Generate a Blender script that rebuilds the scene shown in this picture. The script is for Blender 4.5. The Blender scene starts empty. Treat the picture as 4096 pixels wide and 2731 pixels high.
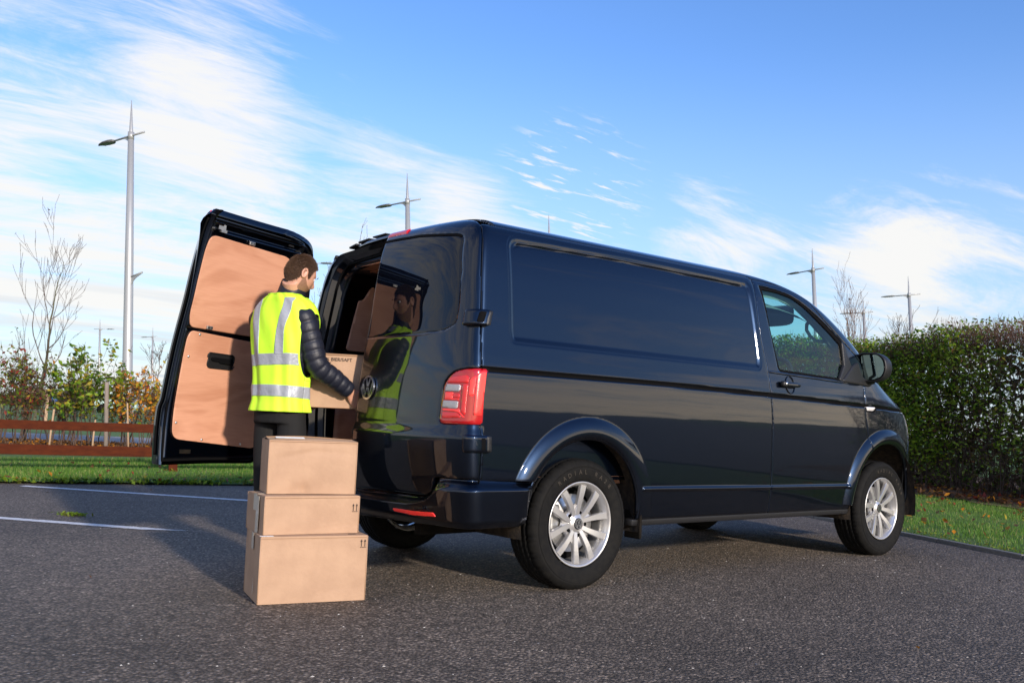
import bpy, math, random
import numpy as np
from mathutils import Vector, Matrix
random.seed(7); rng=np.random.default_rng(7)
sc=bpy.context.scene
COL=sc.collection
# ------------------------------------------------------------------ camera
cam_d=bpy.data.cameras.new('camera'); cam=bpy.data.objects.new('camera',cam_d); COL.objects.link(cam); sc.camera=cam
CR=Vector((0.7761,-0.6294,0.0399)); CU=Vector((-0.0849,-0.0416,0.9955)); CF=Vector((0.6249,0.7760,0.0861))
CF.normalize(); CR=(CR-CF*CR.dot(CF)).normalized(); CU=CR.cross(CF)
m=Matrix((CR,CU,-CF)).transposed().to_4x4(); m.translation=Vector((-3.3976,-4.4891,0.8581)); cam.matrix_world=m
cam_d.sensor_width=36; cam_d.lens=36*3702.9/4096; cam_d.clip_start=.05; cam_d.clip_end=3000
cam_d.dof.use_dof=True; cam_d.dof.focus_distance=5.4; cam_d.dof.aperture_fstop=9
BLOBS=[(66.8, 19.9, 9, 0.1), (71.2, 20.6, 7, 0.08), (79.3, 19.6, 16, 0.03), (76.5, 12.4, 18, 0.05), (69.7, 9.7, 9, 0.08), (57.6, 12.5, 7, 0.17), (53.0, 12.5, 5, 0.1), (38.7, 12.2, 5, 0.17), (30.9, 12.1, 6, 0.09), (28.1, 12.9, 6, 0.07), (24.2, 8.9, 8, 0.13), (29.9, 7.8, 6, 0.08), (37.6, 22.7, 16, -0.06)]
RIP=(47.9, 14.3, 5.5, 1.1)
# ------------------------------------------------------------------ sun + sky
SUN_EL=math.radians(17); SUN_AZ=math.radians(-96); CL=4.9; SV=1.32      # direction towards the sun, from +x
sd=Vector((math.cos(SUN_AZ)*math.cos(SUN_EL),math.sin(SUN_AZ)*math.cos(SUN_EL),math.sin(SUN_EL)))
sl=bpy.data.lights.new('sun','SUN'); sl.energy=4.1; sl.angle=math.radians(3.0); sl.color=(1,.88,.75)
so=bpy.data.objects.new('sun',sl); COL.objects.link(so); so.rotation_euler=(-sd).to_track_quat('-Z','Y').to_euler()
sc.cycles.sample_clamp_direct=12; sc.cycles.sample_clamp_indirect=6; sc.cycles.transparent_max_bounces=24
sc.view_settings.view_transform='Standard'; sc.view_settings.look='None'; sc.view_settings.exposure=0.40; sc.view_settings.gamma=1
world=bpy.data.worlds.new('World'); sc.world=world; world.use_nodes=True
nt=world.node_tree; nt.nodes.clear(); N=nt.nodes.new; Lk=nt.links.new
def nd(t,**kw):
    n=N(t)
    for k_,v in kw.items(): setattr(n,k_,v)
    return n
def mth(op,a,b=None,c=None,clamp=False):
    n=N('ShaderNodeMath'); n.operation=op; n.use_clamp=clamp
    for i,v in enumerate((a,b,c)):
        if v is None: continue
        if isinstance(v,(int,float)): n.inputs[i].default_value=v
        else: Lk(v,n.inputs[i])
    return n.outputs[0]
out=N('ShaderNodeOutputWorld'); bg=N('ShaderNodeBackground'); bg.inputs['Strength'].default_value=.15
sky=nd('ShaderNodeTexSky',sky_type='NISHITA'); sky.sun_disc=False; sky.sun_elevation=SUN_EL; sky.sun_rotation=math.pi/2-SUN_AZ
sky.air_density=1.0; sky.dust_density=.15; sky.ozone_density=3.0; sky.altitude=0
tc=N('ShaderNodeTexCoord'); sep=N('ShaderNodeSeparateXYZ'); Lk(tc.outputs['Generated'],sep.inputs[0])
X,Y,Zc=sep.outputs
zp=mth('MAXIMUM',Zc,0.0); den=mth('ADD',zp,.10)
cx=mth('DIVIDE',X,den); cy=mth('DIVIDE',Y,den)
def cloud(rot,sx,sy,scale,detail,rough,dist,off,curl=0.0):
    cmb=N('ShaderNodeCombineXYZ'); Lk(cx,cmb.inputs[0]); Lk(cy,cmb.inputs[1]); cmb.inputs[2].default_value=off
    mp=N('ShaderNodeMapping'); mp.inputs['Rotation'].default_value=(0,0,math.radians(rot)); mp.inputs['Scale'].default_value=(sx,sy,1); Lk(cmb.outputs[0],mp.inputs[0])
    n=N('ShaderNodeTexNoise'); n.inputs['Scale'].default_value=scale; n.inputs['Detail'].default_value=detail; n.inputs['Roughness'].default_value=rough; n.inputs['Distortion'].default_value=dist
    Lk(mp.outputs[0],n.inputs['Vector']); return n.outputs[0]
def ramp(v,a_,b_,lo=0.0,hi=1.0,sm=True):
    r_=N('ShaderNodeMapRange'); r_.interpolation_type='SMOOTHSTEP' if sm else 'LINEAR'; r_.inputs[1].default_value=a_; r_.inputs[2].default_value=b_; r_.inputs[3].default_value=lo; r_.inputs[4].default_value=hi; Lk(v,r_.inputs[0]); return r_.outputs[0]
big=cloud(20,.6,1.0,.75,2,.5,.4,3.1)
cir=cloud(24,.50,1.3,1.8,14,.70,1.0,1.7)
fib=cloud(38,.50,1.9,3.8,12,.72,.8,9.2)
rip=cloud(38,.8,3.0,8.0,5,.6,.4,8.3)
# a bank of high cloud lies to the north-west, clear sky to the east
lw=mth('ADD',mth('MULTIPLY',X,-.80),mth('MULTIPLY',Y,.60))
bank=ramp(lw,.02,.72)
lowh=ramp(Zc,.04,.40,1.0,0.0)
s1=mth('ADD',mth('ADD',mth('MULTIPLY',big,.50),mth('MULTIPLY',cir,.65)),mth('MULTIPLY',fib,.30))
s1=mth('ADD',s1,mth('MULTIPLY',bank,.19)); s1=mth('ADD',s1,mth('MULTIPLY',lowh,.07))
# local thickenings of the cloud veil, given by direction (azimuth, elevation, radius) and weight
def blob_dir(az,el,rad,w_):
    v=N('ShaderNodeVectorMath'); v.operation='DOT_PRODUCT'; Lk(tc.outputs['Generated'],v.inputs[0]); a_=math.radians(az); e_=math.radians(el)
    v.inputs[1].default_value=(math.cos(a_)*math.cos(e_),math.sin(a_)*math.cos(e_),math.sin(e_)); return ramp(v.outputs['Value'],math.cos(math.radians(rad)),1.0,0.0,w_)
loc=None
for q in BLOBS:
    b_=blob_dir(*q); loc=b_ if loc is None else mth('ADD',loc,b_)
# warm low cloud bars over the southern horizon, the side the sun is on
sb=mth('MULTIPLY',ramp(mth('MULTIPLY',Y,-1.0),-.1,.6),ramp(Zc,.08,.38,1.0,0.0)); s1=mth('ADD',s1,mth('MULTIPLY',sb,.20))
s1=mth('ADD',s1,loc)
d1=ramp(s1,.79,1.06)
# patches of rippled cloud
pm=blob_dir(*RIP)
d2=mth('MULTIPLY',mth('MULTIPLY',ramp(rip,.52,.68),pm),.95,clamp=True)
dens=mth('MAXIMUM',d1,d2)
hzm=ramp(Zc,.0,.10,.42,0.0)
dens=mth('MULTIPLY',mth('MAXIMUM',dens,hzm),.95)
gn=cloud(10,.5,2.0,1.3,4,.55,.2,5.5)
hz=ramp(Zc,.03,.17,1.0,0.0)
gm=ramp(gn,.47,.60)
gr=mth('MULTIPLY',mth('MULTIPLY',hz,gm),.75)
c1=N('ShaderNodeMixRGB'); c1.inputs[1].default_value=(CL,CL*.985,CL*.955,1); c1.inputs[2].default_value=(CL*.66,CL*.72,CL*.80,1); Lk(gr,c1.inputs[0])
cw=N('ShaderNodeMixRGB'); cw.inputs[2].default_value=(CL*2.5,CL*2.05,CL*1.50,1); Lk(mth('MULTIPLY',sb,.9),cw.inputs[0]); Lk(c1.outputs[0],cw.inputs[1])
mx=N('ShaderNodeMixRGB'); Lk(dens,mx.inputs[0]); Lk(cw.outputs[0],mx.inputs[2])
hs=N('ShaderNodeHueSaturation'); hs.inputs['Hue'].default_value=.513; hs.inputs['Saturation'].default_value=1.16; hs.inputs['Value'].default_value=SV; Lk(sky.outputs[0],hs.inputs['Color'])
hb=N('ShaderNodeMixRGB'); hb.inputs[2].default_value=(2.6,3.35,4.3,1); Lk(ramp(Zc,.0,.40,.80,0.0),hb.inputs[0]); Lk(hs.outputs[0],hb.inputs[1])
Lk(hb.outputs[0],mx.inputs[1]); Lk(mx.outputs[0],bg.inputs[0]); Lk(bg.outputs[0],out.inputs[0])
# ------------------------------------------------------------------ helpers
def new_mesh(name,verts,faces,mats=None,parent=None,smooth=True,midx=None,uv=None):
    me=bpy.data.meshes.new(name)
    verts=np.asarray(verts,np.float32)
    if isinstance(faces,np.ndarray) and faces.ndim==2:
        nf,kk=faces.shape; me.vertices.add(len(verts)); me.vertices.foreach_set('co',verts.ravel())
        me.loops.add(nf*kk); me.loops.foreach_set('vertex_index',faces.astype(np.int32).ravel())
        me.polygons.add(nf); me.polygons.foreach_set('loop_start',np.arange(0,nf*kk,kk,dtype=np.int32)); me.polygons.foreach_set('loop_total',np.full(nf,kk,np.int32))
        me.update(calc_edges=True)
    else: me.from_pydata([tuple(map(float,v)) for v in verts],[],[tuple(map(int,f_)) for f_ in faces])
    if mats is not None:
        for mm in (mats if isinstance(mats,(list,tuple)) else [mats]): me.materials.append(mm)
    if midx is not None: me.polygons.foreach_set('material_index',np.asarray(midx,np.int32))
    me.validate()
    if smooth: me.polygons.foreach_set('use_smooth',np.ones(len(me.polygons),bool))
    me.update()
    o=bpy.data.objects.new(name,me); COL.objects.link(o)
    if parent is not None: o.parent=parent
    return o
def empty(name,loc=(0,0,0),label=None,cat=None,group=None,rotz=0):
    o=bpy.data.objects.new(name,None); COL.objects.link(o); o.location=loc; o.rotation_euler=(0,0,rotz); o.empty_display_size=.1
    tag(o,label,cat,group); return o
def tag(o,label=None,cat=None,group=None,kind=None):
    if label: o['label']=label
    if cat: o['category']=cat
    if group: o['group']=group
    if kind: o['kind']=kind
    return o
def join(parts):
    V=[];F=[];n=0
    for v,f_ in parts:
        v=np.asarray(v,float); V.append(v); F+= [tuple(i+n for i in q) for q in f_]; n+=len(v)
    return np.concatenate(V),F
def box(c,s,R=None):
    c=np.asarray(c,float); s=np.asarray(s,float)/2
    v=np.array([[x,y,z] for x in(-1,1) for y in(-1,1) for z in(-1,1)],float)*s
    if R is not None: v=v@np.asarray(R).T
    return v+c,[(0,1,3,2),(4,6,7,5),(0,4,5,1),(2,3,7,6),(0,2,6,4),(1,5,7,3)]
def bevel(o,w=.005,seg=2,ang=35):
    m_=o.modifiers.new('bevel','BEVEL'); m_.width=w; m_.segments=seg; m_.limit_method='ANGLE'; m_.angle_limit=math.radians(ang); return o
def loft(rings,cap=True,closed=True):
    """rings: list of (n,3) arrays"""
    n=len(rings[0]); V=np.concatenate(rings); F=[]
    for i in range(len(rings)-1):
        for j in range(n if closed else n-1):
            a=i*n+j; b=i*n+(j+1)%n; F.append((a,b,b+n,a+n))
    if cap: F.append(tuple(range(n))[::-1]); F.append(tuple((len(rings)-1)*n+j for j in range(n)))
    return V,F
def tube(pts,rad,n=8,cap=True,sq=None):
    pts=np.asarray(pts,float); rad=np.broadcast_to(np.asarray(rad,float),(len(pts),)); T=np.gradient(pts,axis=0); T/=np.linalg.norm(T,axis=1)[:,None]+1e-9
    up=np.array([0,0,1.]) if abs(T[0,2])<.9 else np.array([1.,0,0]); R=[]
    for i in range(len(pts)):
        a=up-T[i]*(up@T[i]); a/=np.linalg.norm(a); b=np.cross(T[i],a); up=a
        th=np.linspace(0,2*np.pi,n,endpoint=False)
        k1,k2=(1,1) if sq is None else sq
        R.append(pts[i]+rad[i]*(np.cos(th)[:,None]*a*k1+np.sin(th)[:,None]*b*k2))
    return loft(R,cap)
def lathe(prof,n=64,axis='y'):
    """prof: list of (r,h); revolve round the y axis"""
    th=np.linspace(0,2*np.pi,n,endpoint=False); R=[]
    for r_,h_ in prof: R.append(np.c_[r_*np.cos(th),np.full(n,h_),r_*np.sin(th)])
    return loft(R,cap=False)
def prism(poly,h0,h1,to3):
    """poly list of 2d pts, extruded from h0 to h1, to3(u,v,h)"""
    n=len(poly); V=[to3(a,b,h0) for a,b in poly]+[to3(a,b,h1) for a,b in poly]
    return np.array(V),[tuple(range(n))[::-1],tuple(range(n,2*n))]+[(i,(i+1)%n,(i+1)%n+n,i+n) for i in range(n)]
# ---- materials
def mat(name,col,rough=.6,metal=0,coat=0,noise=None,bump=None,spec=.5,trans=0,ior=1.45,sub=0,coatr=.03,aniso=0):
    m_=bpy.data.materials.new(name); m_.use_nodes=True; t=m_.node_tree; b=t.nodes['Principled BSDF']
    b.inputs['Base Color'].default_value=(*col,1); b.inputs['Roughness'].default_value=rough; b.inputs['Metallic'].default_value=metal
    b.inputs['Coat Weight'].default_value=coat; b.inputs['Coat Roughness'].default_value=coatr; b.inputs['Specular IOR Level'].default_value=spec
    b.inputs['Transmission Weight'].default_value=trans; b.inputs['IOR'].default_value=ior
    if noise:   # (scale, amount, second colour, detail, stretch)
        s_,am,c2=noise[:3]; st=noise[3] if len(noise)>3 else (1,1,1)
        tcn=t.nodes.new('ShaderNodeTexCoord'); mp=t.nodes.new('ShaderNodeMapping'); mp.inputs['Scale'].default_value=st
        nn=t.nodes.new('ShaderNodeTexNoise'); nn.inputs['Scale'].default_value=s_; nn.inputs['Detail'].default_value=5; nn.inputs['Roughness'].default_value=.6
        rr=t.nodes.new('ShaderNodeMapRange'); rr.inputs[1].default_value=.35; rr.inputs[2].default_value=.65; rr.inputs[3].default_value=0; rr.inputs[4].default_value=am
        mi=t.nodes.new('ShaderNodeMixRGB'); mi.inputs[1].default_value=(*col,1); mi.inputs[2].default_value=(*c2,1)
        t.links.new(tcn.outputs['Object'],mp.inputs[0]); t.links.new(mp.outputs[0],nn.inputs['Vector']); t.links.new(nn.outputs[0],rr.inputs[0]); t.links.new(rr.outputs[0],mi.inputs[0]); t.links.new(mi.outputs[0],b.inputs['Base Color'])
    if bump:
        s_,st_=bump[:2]; sx=bump[2] if len(bump)>2 else (1,1,1)
        tcn=t.nodes.new('ShaderNodeTexCoord'); mp=t.nodes.new('ShaderNodeMapping'); mp.inputs['Scale'].default_value=sx
        nn=t.nodes.new('ShaderNodeTexNoise'); nn.inputs['Scale'].default_value=s_; nn.inputs['Detail'].default_value=4
        bp=t.nodes.new('ShaderNodeBump'); bp.inputs['Strength'].default_value=st_; bp.inputs['Distance'].default_value=.01
        t.links.new(tcn.outputs['Object'],mp.inputs[0]); t.links.new(mp.outputs[0],nn.inputs['Vector']); t.links.new(nn.outputs[0],bp.inputs['Height']); t.links.new(bp.outputs[0],b.inputs['Normal'])
    return m_
PAINT=mat('navy_paint',(.0065,.0125,.027),.36,1,1,coatr=.03)
def paint_flakes():
    t=PAINT.node_tree; b=t.nodes['Principled BSDF']; tcn=t.nodes.new('ShaderNodeTexCoord'); nn=t.nodes.new('ShaderNodeTexNoise'); nn.inputs['Scale'].default_value=900
    bp=t.nodes.new('ShaderNodeBump'); bp.inputs['Strength'].default_value=.06; bp.inputs['Distance'].default_value=.002
    t.links.new(tcn.outputs['Object'],nn.inputs['Vector']); t.links.new(nn.outputs[0],bp.inputs['Height']); t.links.new(bp.outputs[0],b.inputs['Normal'])
    n2=t.nodes.new('ShaderNodeTexNoise'); n2.inputs['Scale'].default_value=3.5; n2.inputs['Detail'].default_value=1
    b2=t.nodes.new('ShaderNodeBump'); b2.inputs['Strength'].default_value=.05; b2.inputs['Distance'].default_value=.01
    t.links.new(tcn.outputs['Object'],n2.inputs['Vector']); t.links.new(n2.outputs[0],b2.inputs['Height']); t.links.new(b2.outputs[0],b.inputs['Coat Normal'])
paint_flakes()
PANE=mat('dark_blank_pane',(.003,.004,.008),.3,0,1,coatr=.008,spec=0)
BLACK=mat('black_rubber',(.003,.003,.0035),.8,spec=.1)
PLAST=mat('black_plastic',(.012,.012,.013),.42,bump=(600,.15))
UNDER=mat('dirty_underbody',(.007,.0065,.006),.95,spec=.1,noise=(14,.6,(.022,.017,.012)))
LINER=mat('dusty_wheel_liner',(.013,.012,.011),.95,noise=(26,.75,(.075,.052,.032),(3,1,.35)),bump=(90,.3))
TYRE=mat('tyre_rubber',(.004,.004,.0042),.78,spec=.22,noise=(30,.5,(.012,.011,.009)),bump=(220,.12))
ALLOY=mat('silver_alloy',(.62,.61,.60),.32,.75,.35)
STEEL=mat('zinc_steel',(.55,.55,.54),.35,.9,noise=(60,.4,(.35,.34,.33)))
CHROME=mat('chrome',(.88,.89,.91),.20,1)
REDL=mat('red_lens_dark',(.38,.006,.008),.12,0,1)
REDB=mat('red_lens_bright',(.95,.035,.03),.22,0,1,bump=(300,.1))
REDM=mat('red_lens_mid',(.62,.012,.014),.16,0,1,bump=(200,.15,(1,1,9)))
WHL=mat('clear_lens',(.46,.44,.45),.25,.4,1,bump=(240,.3,(1,1,12)))
AMB=mat('indicator_lens',(.75,.72,.70),.15,.3,1)
FABB=mat('grey_headlining',(.30,.31,.29),.85,noise=(200,.3,(.24,.25,.23)))
DASH=mat('dark_dash_plastic',(.022,.022,.022),.55,bump=(300,.2))
PAINT.node_tree.nodes['Principled BSDF'].inputs['Coat IOR'].default_value=1.50
PANE.node_tree.nodes['Principled BSDF'].inputs['Coat IOR'].default_value=1.42

def sticks(name,P0,P1,r0,r1,mt,parent=None,n=4,kind=None):
    """many straight tapered twigs in one mesh"""
    P0=np.asarray(P0);P1=np.asarray(P1); m_=len(P0); d=P1-P0; d/=np.linalg.norm(d,axis=1)[:,None]+1e-9; up=np.where(np.abs(d[:,2:3])<.9,np.array([[0,0,1.]]),np.array([[1.,0,0]])); a=np.cross(d,up); a/=np.linalg.norm(a,axis=1)[:,None]; b=np.cross(d,a)
    r0=np.broadcast_to(r0,(m_,)); r1=np.broadcast_to(r1,(m_,)); V=np.zeros((m_,2*n,3))
    for k_ in range(n):
        t=2*np.pi*k_/n; o_=math.cos(t)*a+math.sin(t)*b; V[:,k_]=P0+o_*r0[:,None]; V[:,n+k_]=P1+o_*r1[:,None]
    i=(np.arange(m_)*2*n)[:,None]; F=np.concatenate([i+np.array([[k_,(k_+1)%n,n+(k_+1)%n,n+k_]]) for k_ in range(n)])
    o=new_mesh(name,V.reshape(-1,3),F,mt,parent)
    if kind: o['kind']=kind
    return o

def glass_mat(name,tint,gloss=1.0):
    m_=bpy.data.materials.new(name); m_.use_nodes=True; t=m_.node_tree; t.nodes.clear(); L_=t.links.new
    o_=t.nodes.new('ShaderNodeOutputMaterial'); tr=t.nodes.new('ShaderNodeBsdfTransparent'); tr.inputs[0].default_value=(*tint,1)
    gl=t.nodes.new('ShaderNodeBsdfGlossy'); gl.inputs['Roughness'].default_value=.01; gl.inputs[0].default_value=(gloss,gloss,gloss,1)
    lw_=t.nodes.new('ShaderNodeLayerWeight'); lw_.inputs[0].default_value=.5; pw=t.nodes.new('ShaderNodeMath'); pw.operation='POWER'; pw.inputs[1].default_value=5
    ma=t.nodes.new('ShaderNodeMath'); ma.operation='MULTIPLY_ADD'; ma.inputs[1].default_value=.9; ma.inputs[2].default_value=.06; mx_=t.nodes.new('ShaderNodeMixShader')
    L_(lw_.outputs['Facing'],pw.inputs[0]); L_(pw.outputs[0],ma.inputs[0]); L_(ma.outputs[0],mx_.inputs[0]); L_(tr.outputs[0],mx_.inputs[1]); L_(gl.outputs[0],mx_.inputs[2]); L_(mx_.outputs[0],o_.inputs[0]); return m_
GLASS=glass_mat('green_tinted_glass',(.50,.80,.78),.9)
WSCR=glass_mat('windscreen_glass',(.74,.93,.90),.8)
# plywood
def ply_mat():
    m_=mat('plywood',(.52,.24,.13),.5,coat=.15,coatr=.3); t=m_.node_tree; b=t.nodes['Principled BSDF']; L_=t.links.new
    tcn=t.nodes.new('ShaderNodeTexCoord'); mp=t.nodes.new('ShaderNodeMapping'); mp.inputs['Scale'].default_value=(.5,.5,1.6); mp.inputs['Rotation'].default_value=(.18,0,0)
    n1=t.nodes.new('ShaderNodeTexNoise'); n1.inputs['Scale'].default_value=2.2; n1.inputs['Detail'].default_value=3; n1.inputs['Distortion'].default_value=1.6
    w=t.nodes.new('ShaderNodeMath'); w.operation='MULTIPLY'; w.inputs[1].default_value=22
    s_=t.nodes.new('ShaderNodeMath'); s_.operation='SINE'
    mp2=t.nodes.new('ShaderNodeMapping'); mp2.inputs['Scale'].default_value=(3,3,90)
    n2=t.nodes.new('ShaderNodeTexNoise'); n2.inputs['Scale'].default_value=3; n2.inputs['Detail'].default_value=6
    rr=t.nodes.new('ShaderNodeMapRange'); rr.inputs[1].default_value=-1; rr.inputs[2].default_value=1; rr.inputs[3].default_value=0; rr.inputs[4].default_value=.40
    ad=t.nodes.new('ShaderNodeMath'); ad.operation='ADD'
    mi=t.nodes.new('ShaderNodeMixRGB'); mi.inputs[1].default_value=(.64,.335,.215,1); mi.inputs[2].default_value=(.42,.185,.105,1)
    L_(tcn.outputs['Object'],mp.inputs[0]); L_(mp.outputs[0],n1.inputs['Vector']); L_(n1.outputs[0],w.inputs[0]); L_(w.outputs[0],s_.inputs[0]); L_(s_.outputs[0],rr.inputs[0])
    L_(tcn.outputs['Object'],mp2.inputs[0]); L_(mp2.outputs[0],n2.inputs['Vector'])
    m3=t.nodes.new('ShaderNodeMath'); m3.operation='MULTIPLY'; m3.inputs[1].default_value=.65; L_(n2.outputs[0],m3.inputs[0])
    L_(rr.outputs[0],ad.inputs[0]); L_(m3.outputs[0],ad.inputs[1]); L_(ad.outputs[0],mi.inputs[0]); L_(mi.outputs[0],b.inputs['Base Color'])
    return m_
PLY=ply_mat()
def ip(x,xs,ys):
    # monotone-ish smooth interpolation (pchip)
    xs=np.asarray(xs,float); ys=np.asarray(ys,float); x=np.asarray(x,float)
    h=np.diff(xs); d=np.diff(ys)/h; m=np.zeros_like(ys)
    m[0]=d[0]; m[-1]=d[-1]
    for i in range(1,len(xs)-1):
        if d[i-1]*d[i]>0:
            w1=2*h[i]+h[i-1]; w2=h[i]+2*h[i-1]; m[i]=(w1+w2)/(w1/d[i-1]+w2/d[i])
    i=np.clip(np.searchsorted(xs,x)-1,0,len(xs)-2)
    t=np.clip((x-xs[i])/h[i],0,1); t2=t*t;t3=t2*t
    return (2*t3-3*t2+1)*ys[i]+(t3-2*t2+t)*h[i]*m[i]+(-2*t3+3*t2)*ys[i+1]+(t3-t2)*h[i]*m[i+1]
# stack of plan curves, s in [0,1.. ] table: z, half width, rear x, front x, front corner length, exponent
TAB=np.array([
# z      w     xr     xf    af    m
[0.30, 0.905,-0.80, 3.88, 1.05, 2.6],
[0.40, 0.920,-0.82, 3.95, 1.05, 2.6],
[0.55, 0.937,-0.845,3.935,1.05, 2.6],
[0.77, 0.946,-0.864,3.935,1.05, 2.6],
[0.95, 0.949,-0.856,3.90, 1.05, 2.6],
[1.04, 0.947,-0.850,3.82, 1.00, 2.6],
[1.10, 0.944,-0.845,3.70, 0.92, 2.6],
[1.16, 0.936,-0.838,3.53, 0.80, 2.7],
[1.22, 0.926,-0.830,3.34, 0.62, 2.8],
[1.29, 0.915,-0.819,3.18, 0.48, 3.0],
[1.40, 0.898,-0.803,3.00, 0.40, 3.2],
[1.50, 0.882,-0.793,2.86, 0.38, 3.2],
[1.62, 0.861,-0.778,2.68, 0.38, 3.0],
[1.72, 0.838,-0.762,2.50, 0.38, 2.8],
[1.79, 0.812,-0.745,2.34, 0.40, 2.6],
[1.835,0.782,-0.727,2.19, 0.44, 2.4],
[1.865,0.740,-0.705,2.02, 0.48, 2.3],
[1.887,0.680,-0.67, 1.80, 0.50, 2.3],
[1.905,0.580,-0.60, 1.50, 0.50, 2.2],
[1.915,0.40, -0.45, 1.15, 0.45, 2.1],
[1.920,0.05, -0.20, 0.75, 0.20, 2.0]])
# arc-like parameter
_d=np.sqrt((np.diff(TAB[:,0])**2)+(np.diff(TAB[:,1])**2)+.15*np.diff(TAB[:,3])**2)
TS=np.r_[0,np.cumsum(_d)]
def row(s): return [ip(s,TS,TAB[:,j]) for j in range(6)]
def s_of_z(z): # for z below 1.9
    return np.interp(z,ZZ,SS)
SS=np.linspace(0,TS[-1],4000); ZZ=ip(SS,TS,TAB[:,0])
AR,NR,CQ=.118,5.0,.047
_T=np.linspace(0,1,3000); _O=CQ*_T**2+AR*(1-(1-_T**NR)**(1/NR))
def rof(t): return np.interp(t,_T,_O)
def rofi(o): return np.interp(o,_O,_T)
def dz(x,z): return (.004*np.asarray(x,float)+.014)*np.clip((z-1.15)/.6,0,1)
def halfw(x,z):
    """half width of the skin at x,z"""
    x=np.asarray(x,float); z=z-dz(x,z)
    s=s_of_z(z); zz,w,xr,xf,af,m=row(s)
    tr=rofi(np.clip(x-xr,0,AR+CQ)); tf=np.clip((x-(xf-af))/af,0,1)
    return w*tr*(1-tf**m)**(1/m)
def rearx(y,z):
    z=z-.011*np.clip((z-1.15)/.6,0,1); s=s_of_z(z); zz,w,xr,xf,af,m=row(s)
    t=np.clip(np.abs(y)/w,0,1); return xr+rof(t)
def grid(ss,na=50,nb=300,nc=90):
    """rows over ss; columns from rear centre round the side to the front centre (right half, y<0)"""
    P=np.zeros((len(ss),na+nb+nc+1,3))
    for i,s in enumerate(ss):
        z,w,xr,xf,af,m=row(s)
        def arc(n,a,cnt):
            ph=np.linspace(0,np.pi/2,1500); yy=np.sin(ph)**(2/n); xx=1-np.cos(ph)**(2/n)
            X=xx*a; Y=yy*w; L=np.r_[0,np.cumsum(np.hypot(np.diff(X),np.diff(Y)))]
            t=np.linspace(0,L[-1],cnt+1); return np.interp(t,L,X),np.interp(t,L,Y)
        tq=np.sin(np.linspace(0,np.pi/2,3000))**.7; Yq=tq*w; Xq=rof(tq); Lq=np.r_[0,np.cumsum(np.hypot(np.diff(Xq),np.diff(Yq)))]; tt_=np.linspace(0,Lq[-1],na+1); xa=np.interp(tt_,Lq,Xq); ya=np.interp(tt_,Lq,Yq)
        xc,yc=arc(m,af,nc)
        x=np.r_[xr+xa, np.linspace(xr+AR+CQ,xf-af,nb+1)[1:-1], (xf-xc)[::-1]]
        y=np.r_[ya, np.full(nb-1,w), yc[::-1]]
        P[i,:,0]=x;P[i,:,1]=-y;P[i,:,2]=z+dz(x,z)
    return P

def poly_sdf(X_,Z_,pts,rnd=0.0):
    """signed distance, positive inside"""
    pts=np.asarray(pts,float); n=len(pts); d=np.full(np.shape(X_),1e9); ins=np.zeros(np.shape(X_),bool)
    for i in range(n):
        a=pts[i]; b=pts[(i+1)%n]; e=b-a; px_=X_-a[0]; pz=Z_-a[1]
        t=np.clip((px_*e[0]+pz*e[1])/(e@e+1e-12),0,1); d=np.minimum(d,np.hypot(px_-t*e[0],pz-t*e[1]))
        c=((a[1]<=Z_)&(b[1]>Z_))|((b[1]<=Z_)&(a[1]>Z_))
        xc=a[0]+(Z_-a[1])/(b[1]-a[1]+1e-12)*(b[0]-a[0]); ins^=c&(X_<xc)
    return np.where(ins,d,-d)+rnd
def rpoly(pts,r,n=5):
    """round the corners of a polygon"""
    pts=[np.array(p_,float) for p_ in pts]; out_=[]
    for i in range(len(pts)):
        a,b,c=pts[i-1],pts[i],pts[(i+1)%len(pts)]; rr=r[i] if isinstance(r,(list,tuple)) else r
        if rr<=0: out_.append(b); continue
        u1=a-b;u2=c-b;l1=np.linalg.norm(u1);l2=np.linalg.norm(u2); q=min(rr,l1*.48,l2*.48); p0=b+u1/l1*q; p1=b+u2/l2*q
        for t in np.linspace(0,1,n): out_.append((1-t)**2*p0+2*t*(1-t)*b+t*t*p1)
    return out_
def smooth(a,b,x):
    t=np.clip((x-a)/(b-a),0,1); return t*t*(3-2*t)
def clip(P,G):
    """keep the part of a grid where G>0 (marching squares); returns verts, faces"""
    n,m_=G.shape; ins=G>0; idx=-np.ones(n*m_,int); c=ins.astype(int); cs=c[:-1,:-1]+c[1:,:-1]+c[:-1,1:]+c[1:,1:]
    Pf=P.reshape(-1,3); Gf=G.ravel(); verts=[]; ids=np.where(ins.ravel())[0]; idx[ids]=np.arange(len(ids)); V=list(Pf[ids]); nb=len(V)
    i,j=np.where(cs==4); a=i*m_+j; F=[tuple(q) for q in np.c_[idx[a],idx[a+1],idx[a+m_+1],idx[a+m_]].tolist()]
    ed={}
    i,j=np.where((cs>0)&(cs<4))
    for a in (i*m_+j).tolist():
        q=(a,a+1,a+m_+1,a+m_); f_=[]
        for k_ in range(4):
            p0,p1=q[k_],q[(k_+1)%4]; g0,g1=Gf[p0],Gf[p1]
            if g0>0: f_.append(idx[p0])
            if (g0>0)!=(g1>0):
                key=(min(p0,p1),max(p0,p1))
                if key not in ed:
                    t=g0/(g0-g1); t=min(max(t,.02),.98); ed[key]=len(V); V.append(Pf[p0]*(1-t)+Pf[p1]*t)
                f_.append(ed[key])
        if len(f_)>=3: F.append(tuple(f_))
    return np.array(V),F
def boundary(F):
    cnt={}
    for f_ in F:
        for k_ in range(len(f_)):
            a,b=f_[k_],f_[(k_+1)%len(f_)]; key=(a,b) if a<b else (b,a)
            if key in cnt: cnt[key]=None
            else: cnt[key]=(a,b)
    return [v for v in cnt.values() if v is not None]
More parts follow.
